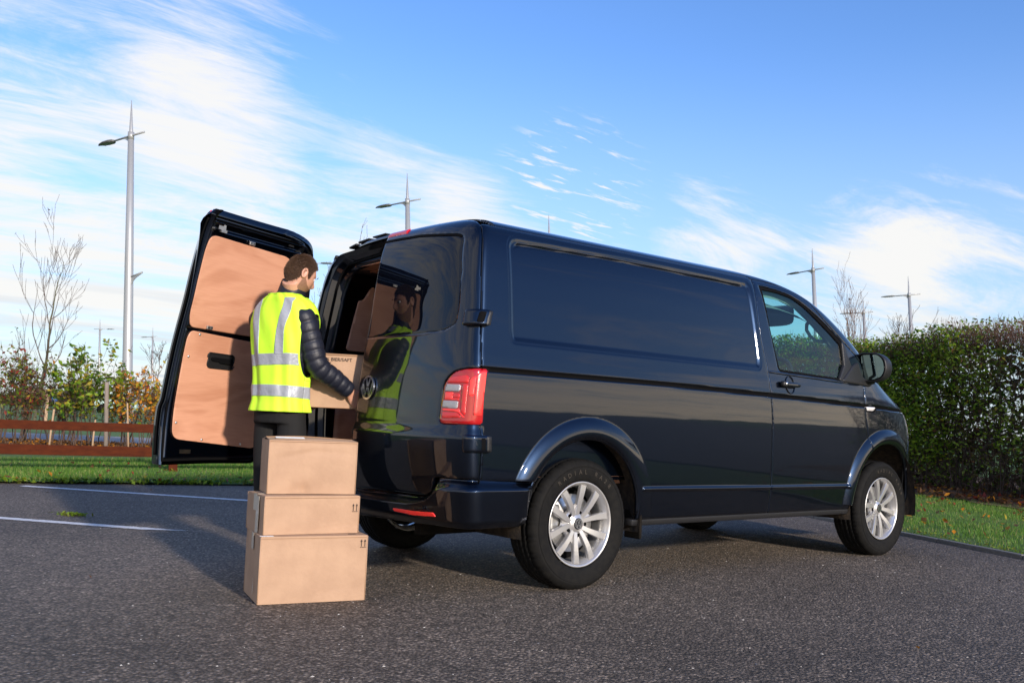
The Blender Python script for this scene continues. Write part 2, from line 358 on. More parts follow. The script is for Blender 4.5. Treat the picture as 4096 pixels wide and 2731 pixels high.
def skirt(V,F,off):
    """edge strips going along off (vector or function)"""
    B=boundary(F); ids=sorted({i for e in B for i in e}); mp={i:len(V)+k_ for k_,i in enumerate(ids)}
    W_=V[ids]+(off(V[ids]) if callable(off) else np.asarray(off)); V2=np.concatenate([V,W_])
    return V2,F+[(b,a,mp[a],mp[b]) for a,b in B]
# ---------------- the skin grid of the right half
zr=np.concatenate([np.arange(.30,1.862,.0060)]); rows=np.r_[np.interp(zr,ZZ,SS),np.linspace(np.interp(1.863,ZZ,SS),TS[-1],26)]
G0=grid(rows,120,620,120); NR_,NC_=G0.shape[:2]
du=np.gradient(G0,axis=1); dv=np.gradient(G0,axis=0); NM=np.cross(dv,du); NM/=np.linalg.norm(NM,axis=2)[...,None]+1e-9
ctr=np.stack([np.clip(G0[...,0],-.3,3.0),np.zeros(G0.shape[:2]),np.full(G0.shape[:2],1.0)],-1)
NM*=np.where(((G0-ctr)*NM).sum(-1)>0,1,-1)[...,None]
UU=np.concatenate([np.zeros((NR_,1)),np.cumsum(np.hypot(np.diff(G0[...,0],axis=1),np.diff(G0[...,1],axis=1)),axis=1)],axis=1)
GX,GY,GZ=G0[...,0],G0[...,1],G0[...,2]
side=(np.arange(NC_)>=80)[None,:]&np.ones((NR_,1),bool)
SHUT=lambda z: ip(z,[.3,.576,.643,.855,1.12,1.423,1.651,1.80,1.9],[-.716,-.714,-.714,-.719,-.719,-.700,-.678,-.650,-.62])
BSH=lambda z: ip(z,[.3,.90,1.097,1.255,1.54,1.80,1.9],[1.618,1.607,1.592,1.577,1.540,1.556,1.562])
FSH=lambda z: ip(z,[.3,.774,.9,1.06,1.21,1.3],[2.80,2.76,2.724,2.704,2.706,2.72])
GRV=lambda x: ip(x,[-.9,-.7,.25,1.6,2.7,3.2,3.5],[1.104,1.104,1.105,1.090,1.068,1.056,1.050])
def arch(x,z,xc,ra): return np.hypot((x-xc)/1.0,(z-.372)/1.0)-ra
ARC=np.minimum(arch(GX,GZ,0,.415),arch(GX,GZ,3.0,.440)-(.0))
REC=rpoly([(-.505,1.812),(-.530,1.30),(-.52,1.250),(1.505,1.250),(1.522,1.30),(1.510,1.822),(.4,1.836)],[.09,.05,.10,.10,.04,.05,0],7)
RIN=rpoly([(-.475,1.776),(-.500,1.32),(-.49,1.272),(1.475,1.266),(1.494,1.31),(1.480,1.790),(.37,1.800)],[.07,.04,.09,.08,.04,.05,0],7)
WINO=rpoly([(1.612,1.815),(1.806,1.806),(1.958,1.786),(2.083,1.742),(2.231,1.668),(2.398,1.575),(2.512,1.505),(2.565,1.343),(2.43,1.222),(1.698,1.250),(1.648,1.54)],[.03,.05,.05,.05,.05,.05,.03,.02,.02,.03,.05],4)
WING=rpoly([(1.646,1.79),(1.831,1.788),(1.985,1.766),(2.095,1.720),(2.225,1.645),(2.377,1.555),(2.478,1.488),(2.488,1.346),(2.414,1.250),(1.720,1.266),(1.665,1.543)],[.02,.04,.04,.04,.04,.04,.02,.02,.02,.02,.04],4)
dREC=poly_sdf(GX,GZ,REC); dRIN=poly_sdf(GX,GZ,RIN)
sidez=(GX>SHUT(GZ)-.02)
# displacement (outward positive) of the painted skin
DS=np.zeros_like(GX)
DS-= np.where(sidez,.014*smooth(0,.032,dREC),0)
DS-= np.where(sidez,.003*(1-smooth(0,.009,np.abs(dREC))),0)
DS-= np.where(sidez,.011*(1-smooth(.003,.0085,np.abs(dRIN-.004)))*smooth(1.70,1.78,GZ)*smooth(1.47,1.40,GX)*smooth(-.47,-.42,GX),0)
gv=GZ-GRV(GX); DS-= np.where((GX>-.725)&(GX<3.6),.018*(1-smooth(.0075,.0115,np.abs(gv))),0)
flr=np.zeros_like(GX)
for xc,ri,ro,c0 in ((0,.415,.520,-1),(3.0,.440,.535,-1)):
    rr_=np.hypot(GX-xc,GZ-.372); th_=np.arctan2(GZ-.372,GX-xc)
    fade=smooth(.0,.75,np.pi*.86-th_*0+0) # full
    wd=ro-ri; t_=np.clip((ro-rr_)/wd,0,1.4)
    front=smooth(.35,1.55,th_)          # fades out towards the front of each arch
    bul=.028*np.where(t_<.72,np.sin(np.clip(t_/.72,0,1)*np.pi/2)**.85,1)-.012*smooth(.72,1.25,t_)
    flr+=np.where((rr_<ro)&(GZ>.3)&sidez,bul*(.14+.86*front),0)
DS+=flr
mo=np.minimum(np.minimum(GX-.43,2.515-GX),.012-np.abs(GZ-(.5155-.0087*(GX-.43)/2.08))); DS+=.010*smooth(0,.006,mo)
rz_=(~sidez)
DS+=np.where(rz_|(GX<-.70),.016*(1-smooth(.768,.832,GZ))*smooth(.30,.62,GZ),0)
# ---------------- panel builder
VAN=empty('panel_van',(0,0,0),'dark navy blue panel van parked on the asphalt with its left rear door open','van')
EPS=.0022
ZR=np.where(GX<-.35,9.,-1.)
def panel(name,G,mats=PAINT,parent=VAN,disp=None,sk=.018,mir=False,mid=None,off=0.0,rnd=.003,both=False,nrm=None):
    D_=(DS if disp is None else disp)+off
    if rnd: D_=D_-rnd*np.exp(-(np.maximum(G,0)/.0035))
    P_=G0+NM*D_[...,None]
    r0,r1=np.where((G>0).any(1))[0][[0,-1]]; c0,c1=np.where((G>0).any(0))[0][[0,-1]]
    sl_=np.s_[max(r0-1,0):r1+2,max(c0-1,0):c1+2]
    V,F=clip(P_[sl_],G[sl_])
    if len(F)==0: print('EMPTY PANEL',name); return None
    nmain=len(F)
    if sk:
        def inn(v):
            # towards the inside: sideways for the side, forward for the rear
            w_=np.zeros_like(v); t=np.clip((v[:,0]+.80)/.10,0,1); w_[:,1]=np.sign(-v[:,1]+1e-9)*t; w_[:,0]=(1-t); 
            top=np.clip((v[:,2]-1.80)/.08,0,1); w_[:,2]=-top; w_/=np.linalg.norm(w_,axis=1)[:,None]; return w_*sk
        V,F=skirt(V,F,inn)
    if both:
        n_=len(V); V=np.concatenate([V,V*[1,-1,1]]); F=F+[tuple(i+n_ for i in f_)[::-1] for f_ in F]
    midx=None
    if mid is not None:
        cen=np.array([V[list(f_)].mean(0) for f_ in F]); midx=mid(cen)
    if mir: V=V*[1,-1,1]; F=[f_[::-1] for f_ in F]
    return new_mesh(name,V,F,mats,parent,midx=midx)
def mirror_copy(o,parent=VAN,name=None):
    c=o.copy(); COL.objects.link(c); c.parent=parent; c.scale=(1,-1,1)
    for ch in list(o.children):
        d=ch.copy(); COL.objects.link(d); d.parent=c
        for k_ in list(ch.children):
            e=k_.copy(); COL.objects.link(e); e.parent=d
    return c
groove_mid=lambda c:((np.abs(c[:,2]-GRV(c[:,0]))<.0100)&(c[:,0]>-.73)&(c[:,0]<3.56)).astype(int)
TOPZ=1.853+.004*GX
# side panel
bumpz=np.where(GX<-.36,GZ-.563,9.)
Gs=np.minimum.reduce([GX-SHUT(GZ)-EPS,BSH(GZ)-GX-EPS,TOPZ-GZ,GZ-.348,ARC-.0005,np.where(GX<-.36,GZ-.567,9.),np.where(sidez,9.,-1)])
p_side=panel('side_panel',Gs,[PAINT,BLACK],mid=groove_mid)
# front door with window opening
dW=poly_sdf(GX,GZ,WINO)
DT=rpoly([(1.0,1.846),(1.70,1.846),(1.90,1.838),(2.03,1.806),(2.162,1.757),(2.321,1.634),(2.494,1.524),(2.656,1.42),(2.74,1.35),(2.80,1.26),(2.80,.2),(1.0,.2)],0)
Gd=np.minimum.reduce([GX-BSH(GZ)-EPS,FSH(GZ)-GX-EPS,poly_sdf(GX,GZ,DT)-.001,GZ-.348,ARC-.0005,-dW,np.where(GX>1,9.,-1)])
p_door=panel('front_door',Gd,[PAINT,BLACK],mid=groove_mid)
# rubber round the glass, glass, mirror triangle
dG=poly_sdf(GX,GZ,WING)
TRI=[(2.50,1.51),(2.575,1.33),(2.44,1.205),(2.415,1.245),(2.50,1.35),(2.487,1.49)]
panel('window_rubber',np.minimum(dW+.003,-dG),BLACK,p_door,disp=np.zeros_like(GX),off=-.006,rnd=.003)
panel('quarter_trim',poly_sdf(GX,GZ,[(2.49,1.505),(2.512,1.505),(2.582,1.338),(2.44,1.218),(2.402,1.240),(2.484,1.345)]),PLAST,p_door,disp=np.zeros_like(GX),off=.004,rnd=.004)
panel('window_pane',dG+.004,GLASS,p_door,disp=np.zeros_like(GX),off=-.014,rnd=0,sk=0)
# waistline highlight lip under the window
lip=np.minimum.reduce([.0085-np.abs(GZ-(1.241-.022*(GX-1.6))),GX-BSH(GZ)-.006,2.50-GX])
panel('waist_moulding',lip,PAINT,p_door,disp=np.zeros_like(GX),off=.006,rnd=.006)
# mirror foot plastic
ft=poly_sdf(GX,GZ,rpoly([(2.43,1.235),(2.58,1.345),(2.66,1.38),(2.70,1.27),(2.80,1.252),(2.825,1.232),(2.785,1.208),(2.679,1.213),(2.45,1.222)],[.0,.01,.02,.02,.02,.015,.015,0,0],4))
panel('mirror_foot',ft,PLAST,p_door,disp=np.zeros_like(GX),off=.012,rnd=.008,sk=.02)
# fender
HC=lambda x: ip(x,[2.6,2.75,2.99,3.2,3.42,3.6,3.8,4.0],[1.33,1.285,1.235,1.165,1.072,1.02,1.0,.99])
BS=lambda z: ip(z,[.3,.70,.82,1.1],[3.34,3.385,3.44,3.46])
HLP=[(3.35,1.052),(3.46,1.035),(3.62,.99),(3.74,.93),(3.66,.86),(3.52,.83),(3.455,.88),(3.40,.96)]
dH=poly_sdf(GX,GZ,rpoly(HLP,.02))
IND=rpoly([(2.712,1.063),(2.835,1.064),(2.803,1.038),(2.716,1.036)],.008)
dI=poly_sdf(GX,GZ,IND)
Gf=np.minimum.reduce([GX-FSH(GZ)-EPS,HC(GX)-GZ-.002,GZ-.33,ARC-.0005,BS(GZ)-GX-.002,-dH-.002])
Gf=np.where(GX>2.5,Gf,-1)
p_fen=panel('front_wing',Gf,[PAINT,BLACK],mid=groove_mid)
panel('side_indicator',dI,AMB,p_fen,disp=np.zeros_like(GX),off=.006,rnd=.004)
panel('indicator_frame',np.minimum(poly_sdf(GX,GZ,rpoly([(2.706,1.062),(2.862,1.064),(2.815,1.026),(2.71,1.026)],.01)),-dI),BLACK,p_fen,disp=np.zeros_like(GX),off=.003,rnd=.002)
p_hl=panel('headlight',dH,WHL,disp=np.zeros_like(GX),off=-.002,rnd=.006)
# bonnet, windscreen, body frame/roof, front bumper: both halves in one
frac=(np.arange(NC_)-740)/120.
FR=np.broadcast_to(frac[None,:],GX.shape)
isF=GX>2.5
WS=np.minimum.reduce([FR-.36,GZ-1.31,1.845-GZ,np.where(GX>1.5,9.,-1)])   # windscreen region
hood=np.minimum.reduce([GZ-HC(GX)-.002,1.305-GZ+.02*0,np.where(isF,9.,-1),GX-2.76,GZ-.985])
panel('bonnet',hood,PAINT,both=True)
panel('windscreen',WS+.01,WSCR,both=True,disp=np.zeros_like(GX),off=-.008,rnd=0,sk=0)
dDT=poly_sdf(GX,GZ,DT)
frame=np.minimum.reduce([np.where(GX<1.56,GZ-TOPZ-.0018,9.),np.where((GX>=1.5),-dDT-.003,9.),GZ-1.305+.03,-WS-.001,np.where((GX<1.0)&(GZ<1.84),-1,9.),
    np.where(GX<-.55,np.where(GZ>1.905,.01,-1.),9.)])
frame=np.where((GX<2.74)|(GZ>1.31),frame,-1)
panel('roof',frame,PAINT,both=True)
fb=np.minimum.reduce([np.maximum(GX-BS(GZ)-.002,-1),.985-GZ,GZ-.31,-dH-.002,ARC]); fb=np.where(GX>3.3,fb,-1)
panel('front_bumper',fb,[PAINT,PLAST],both=True,mid=lambda c:((np.abs(c[:,1])<.55)&(c[:,2]>.45)&(c[:,2]<.8)).astype(int))
# sills
sl_g=np.minimum.reduce([GX-.385,2.56-GX,GZ-.312,.346-GZ]); panel('sill',sl_g,PLAST,off=-.004,rnd=.004,sk=.05,both=False)
# black backing behind every gap
def backing(name,G,off=-.017,mir=False):
    return panel(name,G,BLACK,VAN,disp=np.zeros_like(GX),off=off,rnd=0,sk=0,mir=mir)
gaps=np.minimum.reduce([.030-np.abs(GX-SHUT(GZ)),ARC-.002,GZ-.33,1.86-GZ])
gaps=np.maximum(gaps,np.minimum.reduce([.03-np.abs(GX-BSH(GZ)),GZ-.33,1.86-GZ,ARC]))
gaps=np.maximum(gaps,np.minimum.reduce([.03-np.abs(GX-FSH(GZ)),GZ-.33,1.30-GZ,ARC]))
gaps=np.maximum(gaps,np.minimum.reduce([.014-np.abs(dDT),np.where(GX>1.55,9.,-1.),GZ-1.25,-dW-.012]))
gaps=np.maximum(gaps,np.minimum.reduce([.02-np.abs(GZ-TOPZ),GX+.6,1.9-GX]))
gaps=np.maximum(gaps,np.minimum.reduce([.02-np.abs(GZ-HC(GX)),GX-2.73,3.8-GX]))
gaps=np.maximum(gaps,np.minimum.reduce([.02-np.abs(GX-BS(GZ)),GZ-.33,1.05-GZ]))
gaps=np.maximum(gaps,np.minimum(.02-np.abs(dH),GX-3.3))
backing('door_seal',gaps)
# ---------------- rear doors
BOT=lambda y: ip(np.abs(y),[0,.40,.642,.70,.735,.80,1.0],[.466,.479,.483,.505,.575,.580,.580])
zonR=np.where(GX<-.35,9.,-1.)
Gr=np.minimum.reduce([SHUT(GZ)-GX-EPS,GZ-BOT(GY)-.001,-GY-.003,1.902-GZ,zonR])
TL=rpoly([(.749,.848),(.760,1.03),(.815,1.088),(.90,1.103),(1.021,1.108),(1.0215,.838),(.775,.834)],[.02,.03,.04,.02,.004,.004,.015],5)
UZ=lambda pts,r=0: np.minimum(poly_sdf(UU,GZ,rpoly(pts,r) if r else pts),ZR)
dTL=UZ(TL)
Gr_main=np.minimum(Gr,-dTL-.0015)
WR=rpoly([(.0,1.846),(-.35,1.836),(-.681,1.803),(-.722,1.779),(-.757,1.594),(-.776,1.366),(-.766,1.322),(-.70,1.296),(-.55,1.288),(-.301,1.287),(0.02,1.285),(.02,1.846)],[0,0,.03,.03,0,.02,.02,.02,0,0,0,0],4)
dWR=np.minimum(poly_sdf(GY,GZ,WR),np.where(GX<-.35,9.,-1.))
DR=DS-np.where(rz_,.006*smooth(0,.006,dWR),0)-np.where(rz_,.005*(1-smooth(0,.004,np.abs(dWR))),0)
p_rd=panel('rear_door',Gr_main,PAINT,disp=DR)
tag(p_rd,'closed right rear door with the round badge')
panel('blank_window',np.minimum(dWR-.004,-GY-.006),PANE,p_rd,disp=np.zeros_like(GX),off=-.003,rnd=.002,sk=.004)
gtop=np.minimum.reduce([-dWR+.002,.014+dWR*1.0,GZ-1.79,-GY-.01]); gtop=np.minimum(.012-np.abs(dWR+.012*0),np.minimum(GZ-(1.838-.03*np.abs(GY)**2*1.3)+.012,-GY-.006))
panel('window_seal',np.minimum.reduce([dWR+.001,.013-dWR,GZ-1.775,-GY-.006,.70+GY]),BLACK,p_rd,disp=np.zeros_like(GX),off=-.0005,rnd=.0,sk=.004)
# brake light at the top centre
bl=np.minimum.reduce([ZR,GZ-1.868+.02*np.abs(GY),1.894-GZ,-GY-.004,.185+GY+(1.894-GZ)*.6])
panel('brake_light',bl,REDM,p_rd,disp=np.zeros_like(GX),off=.010,rnd=.008,sk=.012)
panel('door_seal',np.minimum.reduce([.02-np.abs(dTL),np.where(GX<-.66,9.,-1)]),BLACK,VAN,disp=np.zeros_like(GX),off=-.012,rnd=0,sk=0)
# tail light
def tail(mir=False,parent=VAN):
    t=panel('tail_light',dTL,REDL,parent,disp=DS*.3,off=.000,rnd=.006,sk=.02)
    O=lambda nm,pts,mt,of=.0035,r=.006: panel(nm,UZ(pts,r),mt,t,disp=DS*.3,off=of,rnd=.002,sk=.004)
    zt=lambda y:1.108-(y-650)*(1.108-.838)/(1155-650)
    O('lens_segment',[(.803,zt(738)),(.905,zt(718)),(.918,zt(738)),(.917,zt(792)),(.786,zt(792)),(.790,zt(760))],REDM)
    O('reversing_lens',[(.783,zt(801)),(.876,zt(804)),(.874,zt(866)),(.780,zt(864))],WHL,.006,.002)
    O('lens_segment',[(.779,zt(871)),(.880,zt(875)),(.880,zt(880)),(.830,zt(881)),(.828,zt(932)),(.876,zt(934)),(.876,zt(945)),(.775,zt(943))],REDB,.004,.002)
    O('lens_segment',[(.832,zt(884)),(.876,zt(884)),(.876,zt(930)),(.832,zt(928))],REDM,.002,.002)
    O('reversing_lens',[(.772,zt(950)),(.869,zt(954)),(.868,zt(1019)),(.771,zt(1015))],WHL,.006,.002)
    O('lens_segment',[(.770,zt(1022)),(.872,zt(1026)),(.884,zt(1020)),(.884,zt(1050)),(.915,zt(1098)),(.905,zt(1103)),(.872,zt(1052)),(.770,zt(1042))],REDB,.004,.002)
    O('lens_segment',[(.885,zt(800)),(.917,zt(800)),(.915,zt(1085)),(.890,zt(1046))],REDM,.004,.003)
    O('lens_segment',[(.770,zt(1056)),(.872,zt(1058)),(.895,zt(1100)),(.78,zt(1112)),(.77,zt(1104))],REDM,.003,.006)
    O('lens_segment',[(.925,zt(745)),(.953,zt(720)),(.952,zt(905)),(.926,zt(905))],REDB,.003,.006)
    O('lens_segment',[(.957,zt(705)),(.98,zt(676)),(1.005,zt(671)),(1.003,zt(1076)),(.955,zt(1074))],REDB,.005,.004)
    return t
TLR=tail()
# hinges (right side)
def hinge(zc,zh,u0,u1,us,parent=p_rd):
    h_=panel('hinge',UZ([(u0,zc-zh),(u1,zc-zh),(u1,zc+zh),(u0,zc+zh)],.012),PAINT,parent,disp=DS*.0,off=.027,rnd=.010,sk=.027)
    panel('hinge_slot',UZ([(us,zc-zh*.68),(us+.024,zc-zh*.68),(us+.024,zc+zh*.68),(us,zc+zh*.68)],.003),BLACK,h_,disp=DS*0,off=.0285,rnd=.001,sk=.004)
    panel('hinge_knuckle',UZ([(us+.030,zc-zh*.9),(u1+.004,zc-zh*.9),(u1+.004,zc+zh*.9),(us+.030,zc+zh*.9)],.004),PLAST,h_,disp=DS*0,off=.029,rnd=.006,sk=.03)
    return h_
hinge(1.352,.041,.835,.958,.905); hinge(.746,.042,.918,1.050,.992)
# recess lip round the lower hinge
# ---------------- badge
def logo(R_,to3,th):
    """ring with a V over a W, as raised strokes: returns (verts, faces)"""
    P_=[]
    n=40
    def ring(r0,r1):
        V=[];F=[]
        for i in range(n):
            a=2*np.pi*i/n
            for rr_,hh in ((r0,0),(r0,th),(r1,th),(r1,0)): V.append(to3(rr_*np.cos(a),rr_*np.sin(a),hh))
        for i in range(n):
            for k_ in range(4):
                a=i*4+k_; b=i*4+(k_+1)%4; c=((i+1)%n)*4+(k_+1)%4; d=((i+1)%n)*4+k_; F.append((a,b,c,d))
        return np.array(V),F
    P_.append(ring(R_*.83,R_))
    def stroke(a,b,w):
        a=np.array(a,float)*R_;b=np.array(b,float)*R_;w*=R_
        return prism([(a[0]-w/2,a[1]),(a[0]+w/2,a[1]),(b[0]+w/2,b[1]),(b[0]-w/2,b[1])],0,th,to3)
    w=.20
    P_+= [stroke((-.34,.82),(-.045,.10),w),stroke((.34,.82),(.045,.10),w)]           # V
    P_+= [stroke((-.80,.42),(-.36,-.72),w),stroke((-.36,-.72),(-.045,.02),w),stroke((.045,.02),(.36,-.72),w),stroke((.80,.42),(.36,-.72),w)]  # W
    return join(P_)
def rear_at(y,z,off=0): return np.array([float(rearx(abs(y),z))-off,y,z])
bx=rear_at(-.113,1.010)
tilt=math.atan2(float(rearx(.113,1.06))-float(rearx(.113,.96)),.10)
def to3b(a,b,h): return (bx[0]+b*math.sin(tilt)-h*math.cos(tilt)-.0015-a*0.03,bx[1]-a,bx[2]+b*math.cos(tilt)+h*math.sin(tilt))
V,F=logo(.066,to3b,.008); bd=new_mesh('badge',V,F,CHROME,p_rd,smooth=False)
V,F=prism([(.062*math.cos(a),.062*math.sin(a)) for a in np.linspace(0,2*np.pi,32,endpoint=False)],0,.003,to3b); new_mesh('badge_backing',V,F,BLACK,bd)
# ---------------- rear bumper
BZ=np.linspace(.325,.585,60); BS_=np.interp(BZ,ZZ,SS); BG=grid(BS_,140,60,4)[:,:201]
bu_=BG.copy(); du=np.gradient(BG,axis=1); dv=np.gradient(BG,axis=0); BN=np.cross(dv,du); BN/=np.linalg.norm(BN,axis=2)[...,None]; BN*=np.where((BN[...,0]<0)|(BN[...,1]<0),1,-1)[...,None]
bX,bY,bZ_=BG[...,0],BG[...,1],BG[...,2]
def btop(x,y): return np.where(np.abs(y)<.90,ip(np.abs(y),[0,.40,.60,.66,.72,.76,1.0],[.458,.466,.470,.480,.520,.574,.576]),ip(x,[-.80,-.71,-.36,1],[.576,.572,.560,.560]))
def crease(x,y): return np.where(np.abs(y)<.93,ip(np.abs(y),[0,.50,.68,.80,.95],[.430,.436,.462,.520,.528]),.528-.0*x)
tp=btop(bX,bY); cr=crease(bX,bY)
bo=.050*smooth(0,1,np.clip((tp-bZ_)/(tp-cr+1e-6),0,1))-.02*smooth(.0,.10,cr-bZ_-.05)*0
bo-=.018*(1-smooth(.335,.39,bZ_)); bo*=smooth(-.345,-.46,bX)*.62+.38
BP=BG+BN*bo[...,None]
Gb=np.minimum.reduce([tp-bZ_,bZ_-ip(np.abs(bY),[0,.5,.8,1],[.332,.345,.352,.352]),-.362-bX,arch(bX,bZ_,0,.418)])
V,F=clip(BP,Gb); 
def inb(v): w_=np.zeros_like(v); w_[:,0]=np.where(v[:,0]<-.7,.05,0); w_[:,1]=np.where(v[:,0]>=-.7,.05,0.0)*1; return w_
V,F=skirt(V,F,inb); nV=len(V); V=np.concatenate([V,V*[1,-1,1]]); F=F+[tuple(i+nV for i in f_)[::-1] for f_ in F]
RB=new_mesh('rear_bumper',V,F,PAINT,VAN)
def bpiece(nm,pts,mt,of,both=True,parent=RB,sk=.004):
    g=poly_sdf(-bY,bZ_,pts); V,F=clip(BG+BN*(bo+of)[...,None],g); V,F=skirt(V,F,np.array([sk,0,0])); V[:,:]=V
    o=new_mesh(nm,V,F,mt,parent)
    if both: c=o.copy(); COL.objects.link(c); c.parent=parent; c.scale=(1,-1,1)
    return o
bpiece('reflector',[(.425,.4085),(.60,.4105),(.742,.4175),(.757,.399),(.60,.390),(.44,.3945)],REDB,.004)
bpiece('sensor_panel',[(.60,.4255),(.70,.432),(.722,.4215),(.66,.418),(.60,.4165)],PANE,.001)
V,F=lathe([(.0001,-.001),(.008,-.001),(.009,0),(.009,.004)],16); V=V@np.array([[0,1,0],[1,0,0],[0,0,1.]])*[-1,1,1]
new_mesh('parking_sensor',np.asarray(V)+[rear_at(-.69,.427)[0]-.052,-.69,.427],F,PAINT,RB)
# step top pad seen as a dark bed under the open door
V,F=box((-.762,.0,.435),(.10,1.30,.05)); bevel(new_mesh('rear_step',V,F,PLAST,VAN,smooth=False),.01)
# ---------------- copies for the far side
for o in (p_side,p_fen,p_hl): mirror_copy(o)
c=mirror_copy(p_door); 

# ---------------- open left rear door (built in closed pose, then swung open)
MD=np.array([[0.3551246646468948,0.9329740309937177,0.058702044689807935],[-0.9288091910590445,0.3592542524490593,-0.0908287878456553],[-0.10582985950890245,-0.022267455817880095,0.9941349009303138]])
HD=np.array([-.70,.94,0.]); TD=np.array([-0.801159760044029,0.982154878250311,0.050240833772412424])
LD=empty('rear_door',(0,0,0),'open left rear door lined with plywood'); LD.parent=VAN
mw=Matrix([list(MD[i])+[float(TD[i]-(MD@HD)[i])] for i in range(3)]+[[0,0,0,1]])
LD.matrix_local=mw
zonL=np.where(GX<-.35,9.,-1.)
Gl=np.minimum.reduce([SHUT(GZ)-GX-EPS,GZ-BOT(GY)-.001,-GY-.001,1.902-GZ,zonL])
DL=DS
def lpanel(name,G,mt,off,sk=.004,rnd=.002,parent=LD,base=DL,skv=None):
    P_=G0+INN*(-off)[...,None]
    r0,r1=np.where((G>0).any(1))[0][[0,-1]]; c0,c1=np.where((G>0).any(0))[0][[0,-1]]; sl_=np.s_[max(r0-1,0):r1+2,max(c0-1,0):c1+2]
    V,F=clip(P_[sl_],G[sl_])
    if sk: V,F=skirt(V,F,np.array([sk,0,0]) if skv is None else skv)
    V=V*[1,-1,1]; F=[f_[::-1] for f_ in F]
    return new_mesh(name,V,F,mt,parent)
INN=-NM
outer=panel('door_skin',Gl,PAINT,LD,disp=DL,mir=True,sk=.05)
dB=Gl
edge_in=np.minimum(Gl-.0,9)
# inner pressing: stepped frame.  depth from the outer skin as a function of the distance to the edge
PU=rpoly([(.030,1.775),(.020,1.68),(.022,1.32),(.045,1.250),(.62,1.250),(.70,1.30),(.695,1.60),(.655,1.735),(.60,1.762)],[.07,.02,.05,.03,.06,.05,.05,.05,.04],6)
PL_=rpoly([(.062,1.232),(.046,1.19),(.062,.72),(.066,.606),(.66,.566),(.697,.62),(.69,.80),(.68,1.19),(.60,1.215)],[.03,.02,.02,.07,.07,.03,.02,.05,.02],6)
dU=np.minimum(poly_sdf(-GY,GZ,PU),ZR); dL=np.minimum(poly_sdf(-GY,GZ,PL_),ZR)
dep=.028+.030*smooth(.012,.030,Gl)                       # raised inner frame
dep=dep-.018*smooth(.0,.02,np.minimum.reduce([GZ-1.80,1.868-GZ+0*GY,-GY-.09,.70+GY]))-.010*smooth(0,.012,np.minimum(.012-np.abs(GZ-1.240),-GY-.03))
inner=lpanel('inner_frame',Gl-.004,PAINT,-dep,sk=0,base=None)
V,F=None,None
seal=np.minimum(Gl-.012,.026-Gl); lpanel('door_seal',seal,BLACK,-(dep*0+.052),sk=0,base=None)
lpanel('plywood_panel',dU,PLY,-(dep*0+.066),sk=-.006,base=None)
lpanel('plywood_panel',dL,PLY,-(dep*0+.067),sk=-.006,base=None)
cup=np.minimum(ZR,poly_sdf(-GY,GZ,rpoly([(.214,1.121),(.402,1.119),(.413,1.038),(.226,1.036)],.02))); cp=lpanel('handle_recess',cup,PLAST,-(.070+0*dep),sk=-.006,base=None)
lpanel('handle_grip',np.minimum(ZR,poly_sdf(-GY,GZ,rpoly([(.235,1.098),(.392,1.098),(.396,1.062),(.305,1.066),(.296,1.074),(.24,1.074)],.012))),BLACK,-(.078+0*dep),sk=-.009,parent=cp,base=None)
lpanel('recess_rim',np.minimum.reduce([cup+.006,-cup+.001,ZR]),PLAST,-(.073+0*dep),sk=-.006,parent=cp,base=None)
def ldat(y,z,d): return np.array([float(rearx(min(abs(y),.85),z))+d,y,z])
for (y,z) in ((.315,1.768),(.172,1.252)):
    V,F=box(ldat(y,z,.072),(.012,.042,.020)); c=new_mesh('panel_clip',V,F,STEEL,LD,smooth=False); bevel(c,.003)
    for s_ in(-1,1):
        V,F=lathe([(.0001,0),(.0035,0),(.0035,.003)],10); V=np.asarray(V)@np.array([[0,1,0],[1,0,0],[0,0,1.]]); new_mesh('screw',V+ldat(y+s_*.011,z,.0785),F,BLACK,c)
for (y,z) in ((.123,1.206),(.082,1.076),(.082,.703),(.27,.614),(.552,.597),(.671,.67)):
    V,F=lathe([(.0001,.005),(.004,.0045),(.0075,.002),(.008,0)],14); V=np.asarray(V)@np.array([[0,1,0],[1,0,0],[0,0,1.]]); new_mesh('screw',V+ldat(y,z,.067),F,STEEL,LD)
V,F=join([box(ldat(.085,1.812,.055),(.02,.05,.03)),box(ldat(.10,1.792,.062),(.02,.04,.016))]); c=new_mesh('door_latch',V,F,STEEL,LD,smooth=False)
V,F=lathe([(.0001,.014),(.010,.014),(.010,0),(.018,0)],14); V=np.asarray(V)@np.array([[0,1,0],[1,0,0],[0,0,1.]]); new_mesh('buffer',V+ldat(.035,1.795,.056),F,PLAST,LD)
V,F=box(ldat(.166,.545,.056),(.014,.075,.022)); new_mesh('lock_plate',V,F,UNDER,LD,smooth=False)
for y in (.60,.66): 
    V,F=box(ldat(y,1.815-(y-.6)*.35,.058),(.006,.040,.010)); new_mesh('drain_slot',V,F,PLAST,LD,smooth=False)
# light at its top edge, tail light and hinges on the outer face
bl2=np.minimum.reduce([ZR,GZ-1.845,1.885-GZ,-GY-.0015,.05+GY]); panel('brake_light',bl2,REDM,LD,disp=DS*0,off=.010,rnd=.006,sk=.012,mir=True)
